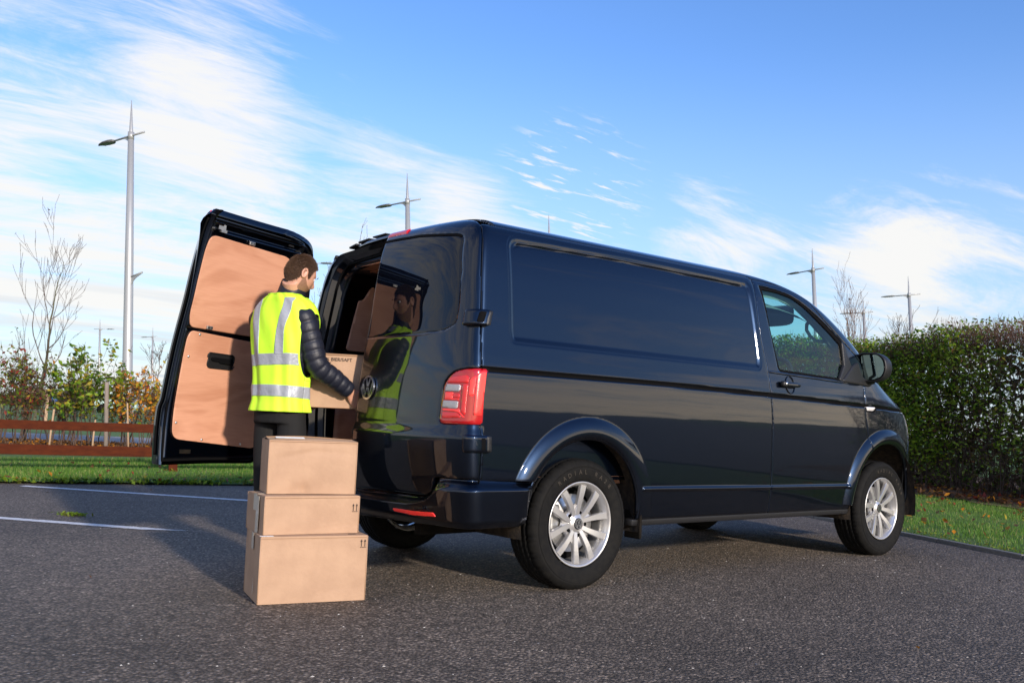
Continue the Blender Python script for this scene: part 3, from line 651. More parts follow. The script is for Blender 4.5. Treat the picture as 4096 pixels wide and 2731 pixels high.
# free edge strip of the door
ze=np.linspace(.47,1.895,60); e0=np.array([[float(rearx(.0,z))-.0-0.004*0+0.0,.003,z] for z in ze]); 
disp0=np.interp(ze,GZ[:,0],DS[:,0])
V=[];F=[]
for i,z in enumerate(ze):
    x0=e0[i,0]-disp0[i]; dd=.030+.0*z
    V+= [(x0+.002,.0015,z),(x0+.020,.0015,z),(x0+.026,.006,z),(x0+.056,.010,z),(x0+.058,.024,z)]
for i in range(len(ze)-1):
    for j in range(4): a=i*5+j; F.append((a,a+1,a+6,a+5))
new_mesh('door_edge',V,F,PAINT,LD)
V,F=tube([(e0[i,0]-disp0[i]+.030,-.004,ze[i]) for i in range(2,58)],.006,6); new_mesh('edge_seal',V,F,BLACK,LD)
# outer furniture of the left door, mirrored
for ch in [c for c in p_rd.children if c.name.startswith(('blank_window','window_seal','hinge'))]:
    c=ch.copy(); COL.objects.link(c); c.parent=LD; c.scale=(1,-1,1)
    for k_ in ch.children: d=k_.copy(); COL.objects.link(d); d.parent=c
c=TLR.copy(); COL.objects.link(c); c.parent=LD; c.scale=(1,-1,1)
for k_ in TLR.children: d=k_.copy(); COL.objects.link(d); d.parent=c
c.location=(0,0,0)
# inner face of the right door (dark, mostly unseen)
P_=G0+np.array([.055,0,0]); V,F=clip(P_,Gr-.015); new_mesh('inner_frame',V,F,BLACK,p_rd)
# ---------------- rear opening frame and load space
HW=lambda x,z: float(halfw(x,min(z,1.84)))
def sect(x,inset,n=26,ztop=1.79):
    """inner cross-section of the load space at x, from floor left side over the roof to floor right side"""
    zs=np.r_[np.linspace(.56,1.60,12)]; L_=[(x,HW(max(x,-.35),z)-inset,z) for z in zs]
    w=L_[-1][1]; th=np.linspace(0,np.pi/2,8)[1:]; cz=1.60; R_=.19
    L_+= [(x,w-R_+R_*math.cos(t),cz+(ztop-cz)*math.sin(t)) for t in th]
    return np.array(L_+[(q[0],-q[1],q[2]) for q in L_[::-1]])
# aperture frame: from outer body edge inwards
o_=[];
fr=[]
zsF=np.r_[np.linspace(.50,1.66,20)]
def ap(x,wfun,ztop,R_=.16,zc=1.64):
    L_=[(x(z),wfun(z),z) for z in zsF if z<zc]; w=wfun(zc); th=np.linspace(0,np.pi/2,9)
    L_+= [(x(zc+(ztop-zc)*math.sin(t)),w-R_+R_*math.cos(t),zc+(ztop-zc)*math.sin(t)) for t in th]; L_+=[(x(ztop)-.02*(1-abs(yy)/.6),yy,ztop+.018*(1-(yy/.6)**2)) for yy in (.45,.25,0)]
    return np.array(L_+[(q[0],-q[1],q[2]) for q in L_[:-1][::-1]])
sx=lambda z: float(SHUT(z))
R0=ap(lambda z:sx(z)+.004,lambda z:HW(sx(z)+.0,z)-.003,1.868)
R1=ap(lambda z:sx(z)+.030,lambda z:HW(sx(z)+.0,z)-.030,1.845)
R1b=ap(lambda z:sx(z)+.034,lambda z:HW(sx(z)+.0,z)-.048,1.838)
R2=ap(lambda z:sx(z)+.075,lambda z:HW(sx(z)+.0,z)-.055,1.825)
R3=ap(lambda z:sx(z)+.080,lambda z:HW(sx(z)+.0,z)-.135,1.775,R_=.13,zc=1.58)
R4=ap(lambda z:sx(z)+.115,lambda z:HW(sx(z)+.0,z)-.140,1.770,R_=.13,zc=1.58)
V,F=loft([R0,R1,R1b,R2,R3,R4],cap=False,closed=False); new_mesh('door_aperture',V,F,PAINT,VAN)
pts=ap(lambda z:sx(z)+.070,lambda z:HW(sx(z)+.0,z)-.075,1.805,R_=.14,zc=1.6); V,F=tube(pts,.010,8); new_mesh('aperture_seal',V,F,BLACK,VAN)
# roof edge hinges/brackets on the far corner
def roofz(y): return float(np.interp(abs(y),TAB[13:,1][::-1],TAB[13:,0][::-1]))+.011
for (x,y,sy_,sz_) in ((-.60,.24,.15,.010),(-.59,.44,.13,.013),(-.575,.60,.09,.015),(-.60,.775,.040,.024)):
    sl_=math.atan2(roofz(y+.05)-roofz(y-.05),.10); cc,ss=math.cos(sl_),math.sin(sl_)
    V,F=box((x,y,roofz(y)-.004),(.07,sy_,sz_),np.array([[1,0,0],[0,cc,-ss],[0,ss,cc]])); bevel(new_mesh('roof_bracket',V,F,PLAST,VAN,smooth=False),.008,3)
hy=.885
for zc in (1.352,.746):
    V,F=box((-.70,hy+.045,zc),(.10,.03,.075)); bevel(new_mesh('hinge_arm',V,F,PLAST,VAN,smooth=False),.008,2)
# body shell inside (dark) + plywood lining
secs=[sect(x,.10) for x in (-.60,-.3,.2,.8,1.5)]
V,F=loft(secs,cap=False,closed=False); new_mesh('load_space_shell',V,F,PAINT,VAN)
V,F=box((.45,0,.548),(2.2,1.58,.02)); new_mesh('load_floor',V,F,PLY,VAN,smooth=False)
bq=[(HW(1.5,z)-.07,z) for z in np.linspace(.54,1.80,14)]; V,F=prism(bq+[(-a,b) for a,b in bq[::-1]],1.505,1.53,lambda a,b,c:(c,a,b)); new_mesh('bulkhead',V,F,FABB,VAN,smooth=False)
def wallply(poly,yoff=.085,th=.008,sgn=1,nm='plywood_panel'):
    n=len(poly); V0=[(x,sgn*(HW(max(x,-.35),z)-yoff-.014),z) for x,z in poly]; V1=[(a,b-sgn*th,c) for a,b,c in V0]
    # triangulated grid so the curved wall is followed
    xs=np.linspace(min(p_[0] for p_ in poly),max(p_[0] for p_ in poly),40); zs=np.linspace(min(p_[1] for p_ in poly)-.005,max(p_[1] for p_ in poly)+.005,50)
    XX,ZZ_=np.meshgrid(xs,zs); YY=halfw(np.maximum(XX,-.35),np.minimum(ZZ_,1.84))-yoff-.020; PP=np.stack([XX,sgn*YY,ZZ_],-1)
    g=poly_sdf(XX,ZZ_,poly)-.0005; V,F=clip(PP,g); V,F=skirt(V,F,np.array([0,sgn*.014,0])); return new_mesh(nm,V,F,PLY,VAN)
for s_ in (1,-1):
    wallply(rpoly([(-.50,1.27),(-.452,1.60),(-.418,1.60),(-.36,1.72),(-.22,1.755),(.45,1.755),(.45,1.27)],[.02,.02,.02,.10,.08,.05,.05]),sgn=s_)
    wallply(rpoly([(.50,1.27),(.50,1.755),(1.40,1.755),(1.40,1.27)],.05),sgn=s_)
    wallply(rpoly([(-.545,.58),(-.52,1.23),(1.42,1.23),(1.42,.58)],.02),sgn=s_)
V,F=box((.5,0,1.772),(1.9,1.28,.008)); new_mesh('plywood_panel',V,F,PLY,VAN,smooth=False)
V,F=box((-.515,0,1.780),(.12,1.22,.008)); new_mesh('plywood_panel',V,F,PLY,VAN,smooth=False)
# wheel boxes in the load space
for s_ in(1,-1):
    V,F=box((0,s_*.72,.68),(.80,.20,.24)); bevel(new_mesh('wheel_box',V,F,PLAST,VAN,smooth=False),.06,4)
# ---------------- underside
V,F=join([box((1.4,0,.40),(4.2,1.14,.14)),box((1.5,0,.33),(2.0,1.70,.05)),box((-.56,0,.42),(.30,1.2,.10)),box((3.62,0,.36),(.34,1.35,.2))]); new_mesh('underbody',V,F,UNDER,VAN,smooth=False)
V,F=tube([(-.75,.45,.33),(-.5,.45,.34),(.6,.45,.33)],.035,10); new_mesh('exhaust_pipe',V,F,STEEL,VAN)
V,F=tube([(-.02,-.62,.30),(-.02,.62,.30)],.035,8); new_mesh('rear_axle',V,F,UNDER,VAN)
for y in (-.5,.5): V,F=box((-.30,y,.30),(.9,.06,.06)); new_mesh('suspension_arm',V,F,UNDER,VAN,smooth=False)
def liner(xc,ra,s_):
    th=np.linspace(-.22,np.pi+.22,40); y0=s_*.925; y1=s_*.56
    R_=[np.array([(xc+ (ra+.012)*math.cos(t),y0,.372+(ra+.012)*math.sin(t)) for t in th]),np.array([(xc+(ra+.020)*math.cos(t),s_*.88,.372+(ra+.02)*math.sin(t)) for t in th]),np.array([(xc+(ra+.025)*math.cos(t),y1,.372+(ra+.025)*math.sin(t)) for t in th])]
    V,F=loft(R_,cap=False,closed=False); n=len(V); V=np.concatenate([V,[[xc,y1,.30]]]); F+= [(2*40+i,2*40+i+1,n) for i in range(39)]
    o=new_mesh('wheel_liner',V,F,LINER,VAN); return o
for xc,ra in ((0,.415),(3.0,.440)):
    for s_ in(-1,1): liner(xc,ra,s_)
# lip flange round each arch (thin returned edge)
for xc,ra in ((0,.415),(3.0,.440)):
    th=np.linspace(.02,np.pi-.02,60)
    for s_ in(-1,1):
        pts=[(xc+(ra+.002)*math.cos(t),s_*(HW(xc+ra*math.cos(t),.372+ra*math.sin(t))+(.015*(.14+.86*float(smooth(.35,1.55,t))))-.014),.372+(ra+.002)*math.sin(t)) for t in th]
        V,F=tube(pts,.011,8); new_mesh('arch_lip',V,F,PAINT,VAN)
# mud flap behind the rear wheel
for xc in (.445,):
    for s_ in(-1,1): V,F=box((xc,s_*.86,.32),(.02,.12,.16)); bevel(new_mesh('mud_guard',V,F,UNDER,VAN,smooth=False),.006)
# ---------------- wheels
def make_wheel():
    w=empty('wheel'); w.parent=VAN
    R_=.343
    # tyre: outer side at -y (towards the camera on the near side)
    n=240; th=np.linspace(0,2*np.pi,n,endpoint=False)
    prof=[(.2235,-.082),(.228,-.092),(.238,-.099),(.255,-.1035),(.275,-.1075),(.295,-.1080),(.303,-.1072),(.305,-.1080),(.312,-.1055),(.322,-.100),(.331,-.091),(.3365,-.082),
      (.3390,-.075),(.3400,-.066),(.3402,-.0535),(.3335,-.0530),(.3335,-.0470),(.3408,-.0465),(.3418,-.036),(.3425,-.0215),(.3355,-.0210),(.3355,-.0140),(.3428,-.0135),(.343,0)]
    prof=prof+[(a,-b) for a,b in prof[:-1][::-1]]
    prof=np.array(prof); V=np.zeros((len(prof),n,3))
    for i,(r_,h_) in enumerate(prof):
        ah=abs(h_); rr_=np.full(n,r_)
        if r_>.338 and ah<.083:      # blocks: sipes across the tread
            ph=(th*72/(2*np.pi)+ (.35 if ah>.05 else ah*9))%1.0; rr_=rr_-.0055*(ph<.22)*(1.0 if ah>.05 else .55)
        if .32<r_<.3375 and ah>.08: ph=(th*72/(2*np.pi)+.35)%1.0; rr_=rr_-.003*(ph<.2)
        V[i]=np.c_[rr_*np.cos(th),np.full(n,h_),rr_*np.sin(th)]
    F=[]; k_=len(prof)
    for i in range(k_-1):
        for j in range(n): F.append((i*n+j,i*n+(j+1)%n,(i+1)*n+(j+1)%n,(i+1)*n+j))
    ty=new_mesh('tyre',V.reshape(-1,3),F,TYRE,w)
    V_,F_=tube([(.300*math.cos(t),-.1085,.300*math.sin(t)) for t in np.linspace(0,2*np.pi,90)],.0012,4); new_mesh('sidewall_ring',V_,F_,TYRE,ty)
    # raised sidewall lettering
    cu=bpy.data.curves.new('sidewall_lettering','FONT')
    def letters(txt,a0,step,rad,size):
        out_=[]
        for i,ch in enumerate(txt):
            if ch==' ': continue
            cu=bpy.data.curves.new('t','FONT'); cu.body=ch; cu.size=size; cu.extrude=.0006; cu.align_x='CENTER'; ob=bpy.data.objects.new('t',cu); me=bpy.data.meshes.new_from_object(ob)
            v=np.array([list(q.co) for q in me.vertices]); f_=[tuple(q.vertices) for q in me.polygons]; bpy.data.objects.remove(ob)
            a=a0-step*i; x=v[:,0]; y=v[:,1]+rad
            X_=-(-x)*math.sin(a)*1+y*math.cos(a); Z_=-x*math.cos(a)+y*math.sin(a)
            X_=x*math.sin(a)+y*math.cos(a); out_.append((np.c_[X_,-.1078-v[:,2]*1.0-.0002,Z_],f_))
        return join(out_)
    V_,F_=letters('RADIAL RA28',math.radians(128),math.radians(8.2),.262,.034); LET=mat('worn_lettering',(.035,.028,.02),.7) if not bpy.data.materials.get('worn_lettering') else bpy.data.materials['worn_lettering']
    new_mesh('sidewall_lettering',V_,F_,LET,ty,smooth=False)['kind']='stuff'
    bpy.data.curves.remove(cu)
    # rim
    rp=[(.2205,-.090),(.2235,-.0955),(.2195,-.0975),(.2140,-.0955),(.2095,-.088),(.2060,-.078),(.1985,-.070),(.196,-.03),(.193,.05),(.2,.085),(.22,.09)]
    V_,F_=lathe(rp,96); rim=new_mesh('rim',V_,F_,ALLOY,w)
    # ten spokes in five forks
    def spoke(a0,a1):
        R=[]
        for t in np.linspace(0,1,9):
            r_=.038+(.2035-.038)*t; a=a0+(a1-a0)*t**.9; wd=(.0120+.0072*t); yf=-.066-.018*math.sin(min(t*1.15,1)*math.pi/2)-.002*t; 
            c=np.array([r_*math.cos(a),0,r_*math.sin(a)]); tn=np.array([-math.sin(a),0,math.cos(a)]); th_=.024-.004*t
            rg=[]
            for (q,dy) in ((-1,.0045),(-.86,0),(.86,0),(1,.0045),(1.08,th_),(-1.08,th_)): rg.append(c+tn*wd*q+np.array([0,yf+dy,0]))
            R.append(np.array(rg))
        return loft(R)
    for k_ in range(5):
        base=math.radians(103+72*k_)
        for s_ in(-1,1):
            V_,F_=spoke(base+s_*math.radians(13),base+s_*math.radians(20.5)); new_mesh('spoke',V_,F_,ALLOY,w,smooth=False)
    # webs between the fork roots
    for k_ in range(5):
        a=math.radians(103+72*k_); pl_=[(.03,-.5),(.075,-.30),(.110,-.245),(.110,.245),(.075,.30),(.03,.5)]
        V_,F_=prism([(r_*math.cos(a+q),r_*math.sin(a+q)) for r_,q in [(.035,-.45),(.085,-.24),(.105,-.17),(.098,0),(.105,.17),(.085,.24),(.035,.45)]],-.060,-.046,lambda u_,v_,h_:(u_,h_,v_)); new_mesh('web',V_,F_,ALLOY,w,smooth=False)
    V_,F_=lathe([(.0001,-.076),(.030,-.076),(.034,-.074),(.040,-.070),(.060,-.060),(.078,-.052),(.082,-.03)],48); hub=new_mesh('hub',V_,F_,ALLOY,w)
    for k_ in range(5):
        a=math.radians(67+72*k_); c=np.array([.056*math.cos(a),-.064,.056*math.sin(a)])
        V_,F_=lathe([(.0001,0),(.0105,0),(.0112,-.002),(.014,-.0022),(.0145,.008)],16); new_mesh('wheel_bolt',np.asarray(V_)+c+[0,.001,0],F_,BLACK,w)
    V_,F_=lathe([(.0001,-.0795),(.026,-.0795),(.030,-.078),(.031,-.074)],32); cap=new_mesh('centre_cap',V_,F_,PLAST,w)
    V_,F_=logo(.0255,lambda a,b,h:(a,-.0797-h,b),.0015); new_mesh('cap_emblem',V_,F_,CHROME,cap,smooth=False)
    V_,F_=lathe([(.0001,-.018),(.15,-.018),(.152,-.016),(.152,.006),(.0001,.006)],64); new_mesh('brake_disc',V_,F_,STEEL,w)
    V_,F_=box((-.125,-.01,.03),(.07,.05,.14)); bevel(new_mesh('brake_caliper',V_,F_,STEEL,w,smooth=False),.015,3)
    V_,F_=lathe([(.0001,.02),(.19,.02)],48); new_mesh('wheel_back',V_,F_,BLACK,w)
    return w
WH=make_wheel()
def copy_tree(o,parent=None,mx_=None):
    c=o.copy(); COL.objects.link(c); c.parent=parent
    for ch in list(o.children): copy_tree(ch,c)
    return c
WH.location=(0,-.810,.337)
for (x,y,rz_,ry_) in ((3.0,-.810,0,math.radians(23)),(0,.814,math.pi,.3),(3.0,.814,math.pi,.9)):
    c=copy_tree(WH,VAN); c.location=(x,y,.337); c.rotation_euler=(0,ry_,rz_)
# ---------------- door handle
hx,hz=1.79,1.168
def sy(x,z,o_=0): return -(HW(x,z)+o_)
V=[];F=[]
# dished recess (upper and lower halves of a circle behind the grip)
n=28; rr=[.0,.6,.85,1.0]
RG=[]
for q,dp_ in ((.001,-.020),(.5,-.019),(.8,-.012),(.96,-.002),(1.0,.0035),(1.04,.0)):
    RG.append(np.array([(hx+.012+.047*q*math.cos(t),sy(hx,hz+.057*q*math.sin(t),dp_+.004),hz+.057*q*math.sin(t)) for t in np.linspace(0,2*np.pi,n,endpoint=False)]))
V,F=loft(RG[1:],cap=False); V,F=loft(RG,cap=False)
HR=new_mesh('handle_recess',V,F,PAINT,p_door)
def blob(c,s,e=2.6,n=20,m_=14,rot=None):
    """superellipsoid"""
    u_=np.linspace(-np.pi/2,np.pi/2,m_); v_=np.linspace(0,2*np.pi,n,endpoint=False); f_=lambda x:np.sign(x)*np.abs(x)**(2/e)
    R=[np.c_[f_(np.cos(a))*f_(np.cos(v_)),f_(np.cos(a))*f_(np.sin(v_)),np.full(n,f_(np.sin(a)))]*np.array(s) for a in u_]
    V,F=loft(R); 
    if rot is not None: V=V@np.asarray(rot).T
    return V+np.asarray(c),F
V,F=blob((hx+.004,sy(hx,hz,.022),hz),(.094,.013,.016),3.2); hd=new_mesh('door_handle',V,F,PAINT,p_door)
V,F=blob((hx-.075,sy(hx,hz,.018),hz+.002),(.026,.018,.019),3); new_mesh('lock_housing',V,F,PLAST,hd)
V,F=lathe([(.0001,-.003),(.010,-.003),(.0115,0),(.0115,.004)],20); new_mesh('lock_cylinder',np.asarray(V)+[hx-.070,sy(hx,hz,.036),hz+.003],F,CHROME,hd)
# ---------------- wing mirror
def mirror():
    prof=[(2.0,0)]
    m_=empty('wing_mirror'); m_.parent=VAN
    cx_,cy_,cz_=2.80,-1.0,1.352
    # housing: rounded shell, glass faces backwards
    out_=rpoly([(-.862,1.436),(-.90,1.452),(-1.02,1.447),(-1.075,1.405),(-1.085,1.33),(-1.06,1.262),(-.99,1.238),(-.875,1.248),(-.853,1.30)],[.02,.02,.03,.03,.03,.03,.02,.03,.03],4)
    out_=np.array(out_); c=out_.mean(0)
    R=[]
    for (dx,s_) in ((-.075,.90),(-.080,.965),(-.072,1.0),(-.04,1.01),(0,.97),(.035,.86),(.062,.66),(.078,.35),(.082,.05)):
        q=c+(out_-c)*s_; R.append(np.c_[np.full(len(q),cx_+dx)+ (q[:,0]-c[0])*(-.10),q[:,0],q[:,1]])
    V,F=loft(R,cap=False); hs_=new_mesh('mirror_housing',V,F,PLAST,m_)
    q=c+(out_-c)*.93; R=[np.c_[cx_-.074+(q[:,0]-c[0])*(-.10),q[:,0],q[:,1]],np.c_[cx_-.066+(q[:,0]-c[0])*(-.10),c[0]+(q[:,0]-c[0])*.97,c[1]+(q[:,1]-c[1])*.97]]
    V,F=loft(R,cap=False); new_mesh('mirror_rim',V,F,PLAST,m_)
    MG=mat('mirror_glass',(.14,.20,.21),.02,1)
    gl=np.array(rpoly([(-.905,1.432),(-1.01,1.436),(-1.052,1.40),(-1.06,1.33),(-1.04,1.278),(-.985,1.258),(-.912,1.262)],[.015,.02,.03,.02,.03,.02,.02],4)); cg=gl.mean(0)
    V=[(cx_-.070+(a-c[0])*(-.10)-(a-cg[0])*.12-(b-cg[1])*.05,a,b) for a,b in gl]; n=len(V); V=V+[(x+.006,y,z) for x,y,z in V]
    new_mesh('mirror_glass',V,[tuple(range(n))[::-1],tuple(range(n,2*n))]+[(i,(i+1)%n,(i+1)%n+n,i+n) for i in range(n)],MG,m_,smooth=False)
    V,F=tube([(2.70,-.885,1.235),(2.745,-.915,1.245),(2.785,-.955,1.262)],[.030,.030,.034],12); new_mesh('mirror_arm',V,F,PLAST,m_)
    return m_
MR=mirror(); c=copy_tree(MR,VAN); c.scale=(1,-1,1)
# ---------------- cab
V,F=box((2.1,0,.60),(1.2,1.7,.04)); new_mesh('cab_floor',V,F,PLAST,VAN,smooth=False)
R=[]
for y in np.linspace(-.80,.80,33):
    hump=.055*math.exp(-((y+.42)/.20)**2)
    ztop=1.215+hump*.9-.0*abs(y); R.append(np.array([(2.50-hump,y,.85),(2.45-hump*.8,y,1.08),(2.475-hump,y,ztop-.02),(2.52,y,ztop),(2.62,y,ztop-.005),(2.86,y,1.185),(3.05,y,1.19),(3.05,y,.85)]))
V,F=loft(R); new_mesh('dashboard',V,F,DASH,VAN)
V,F=box((2.46,-.02,1.14),(.06,.34,.20)); bevel(new_mesh('centre_console',V,F,DASH,VAN,smooth=False),.03,4)
# steering wheel
tl=math.radians(33); A_=np.array([math.sin(tl),0,math.cos(tl)]); B_=np.array([0,1.,0]); cst=np.array([2.255,-.43,1.235])
V,F=tube([cst+.19*(math.cos(t)*A_+math.sin(t)*B_) for t in np.linspace(0,2*np.pi,49)],.0165,10); stw=new_mesh('steering_wheel',V,F,DASH,VAN)
nrm_=np.cross(A_,B_)
V,F=blob(cst-.0*nrm_,(.05,.07,.06),2.4); new_mesh('steering_hub',V,F,DASH,stw)
for a in (math.pi/2,-math.pi/2,math.pi):
    d_=math.cos(a)*A_+math.sin(a)*B_; V,F=tube([cst+d_*.03,cst+d_*.18],[.017,.013],8); new_mesh('steering_spoke',V,F,STEEL,stw)
V,F=tube([cst+np.array([.02,0,-.02]),cst+np.array([.30,0,-.20])],.03,8); new_mesh('steering_column',V,F,DASH,stw)
# seats
for (y,w_) in ((-.45,.50),(.35,.90)):
    s_=empty('seat'); s_.parent=VAN
    V,F=blob((1.93,y,.83),(.27,w_/2,.09),4); new_mesh('seat_base',V,F,DASH,s_)
    V,F=blob((1.70,y,1.12),(.07,w_/2*.94,.30),4); new_mesh('seat_back',V,F,DASH,s_)
    for yy in ([y] if w_<.6 else [y-.22,y+.22]): V,F=blob((1.67,yy,1.46),(.04,.12,.07),3); new_mesh('head_restraint',V,F,DASH,s_)
# headlining, visors, pillar trims, grab handles
R=[]
for x,z in ((1.54,1.80),(1.9,1.795),(2.12,1.775),(2.27,1.735)): R.append(np.array([(x,y,z-.10*(abs(y)/.75)**4) for y in np.linspace(-.77,.77,21)]))
V,F=loft(R,cap=False,closed=False); new_mesh('headlining',V,F,FABB,VAN)
for y in (-.40,.40):
    V,F=blob((2.30,y,1.70),(.012,.22,.075),5,rot=None); o=new_mesh('sun_visor',V,F,FABB,VAN)
for s_ in(-1,1):
    P3=[(1.64,.765,1.785),(1.90,.775,1.775),(2.08,.785,1.735),(2.26,.785,1.650),(2.45,.795,1.535),(2.56,.81,1.43),(2.64,.82,1.35),(2.70,.83,1.22)]
    wv=[.035,.035,.035,.032,.034,.040,.044,.05]; R=[]
    for i,(x,y,z) in enumerate(P3):
        a=P3[min(i+1,len(P3)-1)];b=P3[max(i-1,0)]; T_=np.array(a)-np.array(b); T_/=np.linalg.norm(T_); up_=np.cross(T_,[0,1,0]); up_/=np.linalg.norm(up_); c_=np.array([x,y,z])
        R.append(np.array([c_+up_*wv[i]*u_+np.array([0,1,0])*v_ for u_,v_ in ((-1,.015),(-.8,-.012),(0,-.022),(.8,-.012),(1,.015))])*[1,s_,1])
    V,F=loft(R,cap=False,closed=False); new_mesh('pillar_trim',V,F,FABB,VAN)
    V,F=tube(np.array([(2.290,.765,1.648),(2.318,.715,1.628),(2.338,.70,1.590),(2.385,.70,1.550),(2.438,.71,1.522),(2.475,.735,1.518),(2.500,.775,1.520)])*[1,s_,1],[.014,.013,.012,.012,.012,.013,.015],8); new_mesh('grab_handle',V,F,FABB,VAN)

# ================================================================= cardboard boxes
CARD=mat('cardboard',(.43,.278,.180),.8,noise=(7,.8,(.35,.22,.14),(1,1,1)),bump=(60,.12,(1,8,1)))
CARDE=mat('cardboard_edge',(.30,.17,.09),.85)
TAPE=mat('clear_tape',(.62,.55,.44),.22,coat=.5)
PAPER=mat('white_paper',(.78,.78,.78),.6); INK=mat('printing_ink',(.045,.028,.02),.7)
def make_box(label,P0,wdir,w,d,h,cat='box',group=None,dents=0,open_=0,seed=0,skew=0.0):
    """P0 near-left bottom corner, wdir angle of the long front, w,d,h size"""
    r_=random.Random(seed); a=math.radians(wdir); ex=np.array([math.cos(a),math.sin(a),0]); ey=np.array([-math.sin(a),math.cos(a),0]); ez=np.array([0,0,1.])
    e=empty('cardboard_box',P0,label,cat,group,rotz=a)
    def P3(u_,v_,z): return np.array([u_,v_,z])
    # body: rounded tube of four walls with fine relief
    nu=44; nz=26
    def wall(p0,p1,nrm,amp,nm):
        V=[];F=[]
        for j in range(nz+1):
            for i in range(nu+1):
                s_=i/nu; t=j/nz; p_=np.array(p0)*(1-s_)+np.array(p1)*s_; z=t*h
                m_=math.sin(math.pi*s_)*math.sin(math.pi*t)
                q=amp*m_*(math.sin(s_*5.3+seed)*.6+math.cos(t*4.1+s_*3)*.5)
                if dents and nm=='front':
                    q-=dents*math.exp(-((s_-.38)/.11)**2-((t-.03)/.16)**2)*(1-.3*math.sin(s_*40)) ; q-=dents*.35*math.exp(-((s_-.55)/.22)**2-((t-.02)/.30)**2); q-=.005*math.exp(-((t-(.80-.35*abs(s_-.5)**1.0*(1 if s_<.5 else .15)))/.05)**2)*math.sin(math.pi*s_)
                if nm=='front' and not dents: q-=.0016*math.exp(-((t-(.17+.05*math.sin(s_*9)))/.018)**2)*(1 if .5<s_<.98 else 0)
                V.append(p_+np.array(nrm)*q+np.array([0,0,z]))
        for j in range(nz):
            for i in range(nu): b=j*(nu+1)+i; F.append((b,b+1,b+nu+2,b+nu+1))
        return V,F
    g_=.0015
    V,F=wall((0,0,0),(w,0,0),(0,-1,0),.003,'front'); new_mesh('front_panel',V,F,CARD,e)
    V,F=wall((0,d,0),(0,0,0),(-1,0,0),.004,'side'); new_mesh('side_panel',V,F,CARD,e)
    V,F=wall((w,0,0),(w,d,0),(1,0,0),.003,'side'); new_mesh('side_panel',V,F,CARD,e)
    V,F=wall((w,d,0),(0,d,0),(0,1,0),.002,'back'); new_mesh('back_panel',V,F,CARD,e)
    V,F=box((w/2,d/2,.003),(w-.002,d-.002,.005)); new_mesh('bottom_panel',V,F,CARD,e,smooth=False)
    V,F=box((w*.5,-.0042,h-.006),(w-.006,.0012,.0016)); new_mesh('score_line',V,F,CARDE,e,smooth=False)
    for (x,y) in ((0,0),(w,0),(0,d),(w,d)):
        V,F=tube([(x,y,.001),(x,y,h)],.0026,6); new_mesh('corner_fold',V,F,CARD,e)
    # top flaps
    th=.004
    if open_:
        for (y0,y1,zz,nm) in ((0,d*.49,open_,'front'),(d,d*.51,open_*1.35,'back')):
            n=16; V=[];F=[]
            for i in range(n+1):
                x=w*i/n
                for (yy,dzz) in ((y0,0),(y0+(y1-y0)*.15,zz*.5*math.sin(math.pi*(i/n))**.4+.001),(y1,zz*(.75+.35*math.sin(i/n*math.pi*1.3)))): V.append((x,yy,h+dzz+.001)); 
            V=np.array(V); n2=len(V); V=np.concatenate([V,V-[0,0,th]])
            for i in range(n):
                for j in range(2):
                    b=i*3+j; F.append((b,b+3,b+4,b+1)); F.append((b+n2,b+1+n2,b+4+n2,b+3+n2))
                b=i*3+2; F.append((b,b+3,b+3+n2,b+n2))
            F+= [(0,1,1+n2,n2),(1,2,2+n2,1+n2),(n*3,n2+n*3,n2+n*3+1,n*3+1),(n*3+1,n2+n*3+1,n2+n*3+2,n*3+2)]
            o=new_mesh('top_flap',V,F,[CARD,CARDE],e,smooth=False,midx=[1 if abs(sum(V[i][1] for i in f_)/len(f_)-y1)<.003 else 0 for f_ in F])
    else:
        V,F=box((w/2,d*.245,h+.0005),(w,d*.485,th)); bevel(new_mesh('top_flap',V,F,CARD,e,smooth=False),.0015)
        V,F=box((w/2,d*.755,h+.0005),(w,d*.485,th)); bevel(new_mesh('top_flap',V,F,CARD,e,smooth=False),.0015)
        V,F=box((w/2,d*.5,h+.0032),(w+.002,.05,.0008)); new_mesh('tape',V,F,TAPE,e,smooth=False)
        V,F=box((-.0048,d*.5,h-.035),(.001,.05,.075)); new_mesh('tape',V,F,TAPE,e,smooth=False)
    return e
def arrows(e,x,z,s=1.0,y=-.0052):
    P_=[]
    f_=lambda a,b,hh:np.array([x+a*s,y-hh,z+b*s])
    for q in (-.0085,.0085):
        P_.append(prism([(q-.0011,.004),(q+.0011,.004),(q+.0011,.030),(q-.0011,.030)],0,.0008,f_)); P_.append(prism([(q-.0048,.027),(q+.0048,.027),(q,.038)],0,.0008,f_))
    P_.append(prism([(-.0145,0),(.0145,0),(.0145,.002),(-.0145,.002)],0,.0008,f_))
    V,F=join(P_); return new_mesh('arrow_mark',V,F,INK,e,smooth=False)
def textobj(body,size,ext=.0004,sx_=1.0,spacing=1.0):
    cu=bpy.data.curves.new('t','FONT'); cu.body=body; cu.size=size; cu.extrude=ext; cu.space_character=spacing; ob=bpy.data.objects.new('t',cu); me=bpy.data.meshes.new_from_object(ob)
    v=np.array([list(q.co) for q in me.vertices])*[sx_,1,1]; f_=[tuple(q.vertices) for q in me.polygons]; bpy.data.objects.remove(ob); return v,f_
GB='cardboard boxes piled behind the van'
B1=make_box('large cardboard box standing on the asphalt, lowest of the pile',(-1.606,-.532,.002),-13.5,.493,.345,.296,group=GB,seed=1)
arrows(B1,.472,.243); V,F=box((.026,.012,.300),(.060,.024,.0008)); new_mesh('paper_label',V,F,PAPER,B1,smooth=False)
V,F=box((.430,.05,.2995),(.035,.016,.0008)); new_mesh('print_mark',V,F,INK,B1,smooth=False)
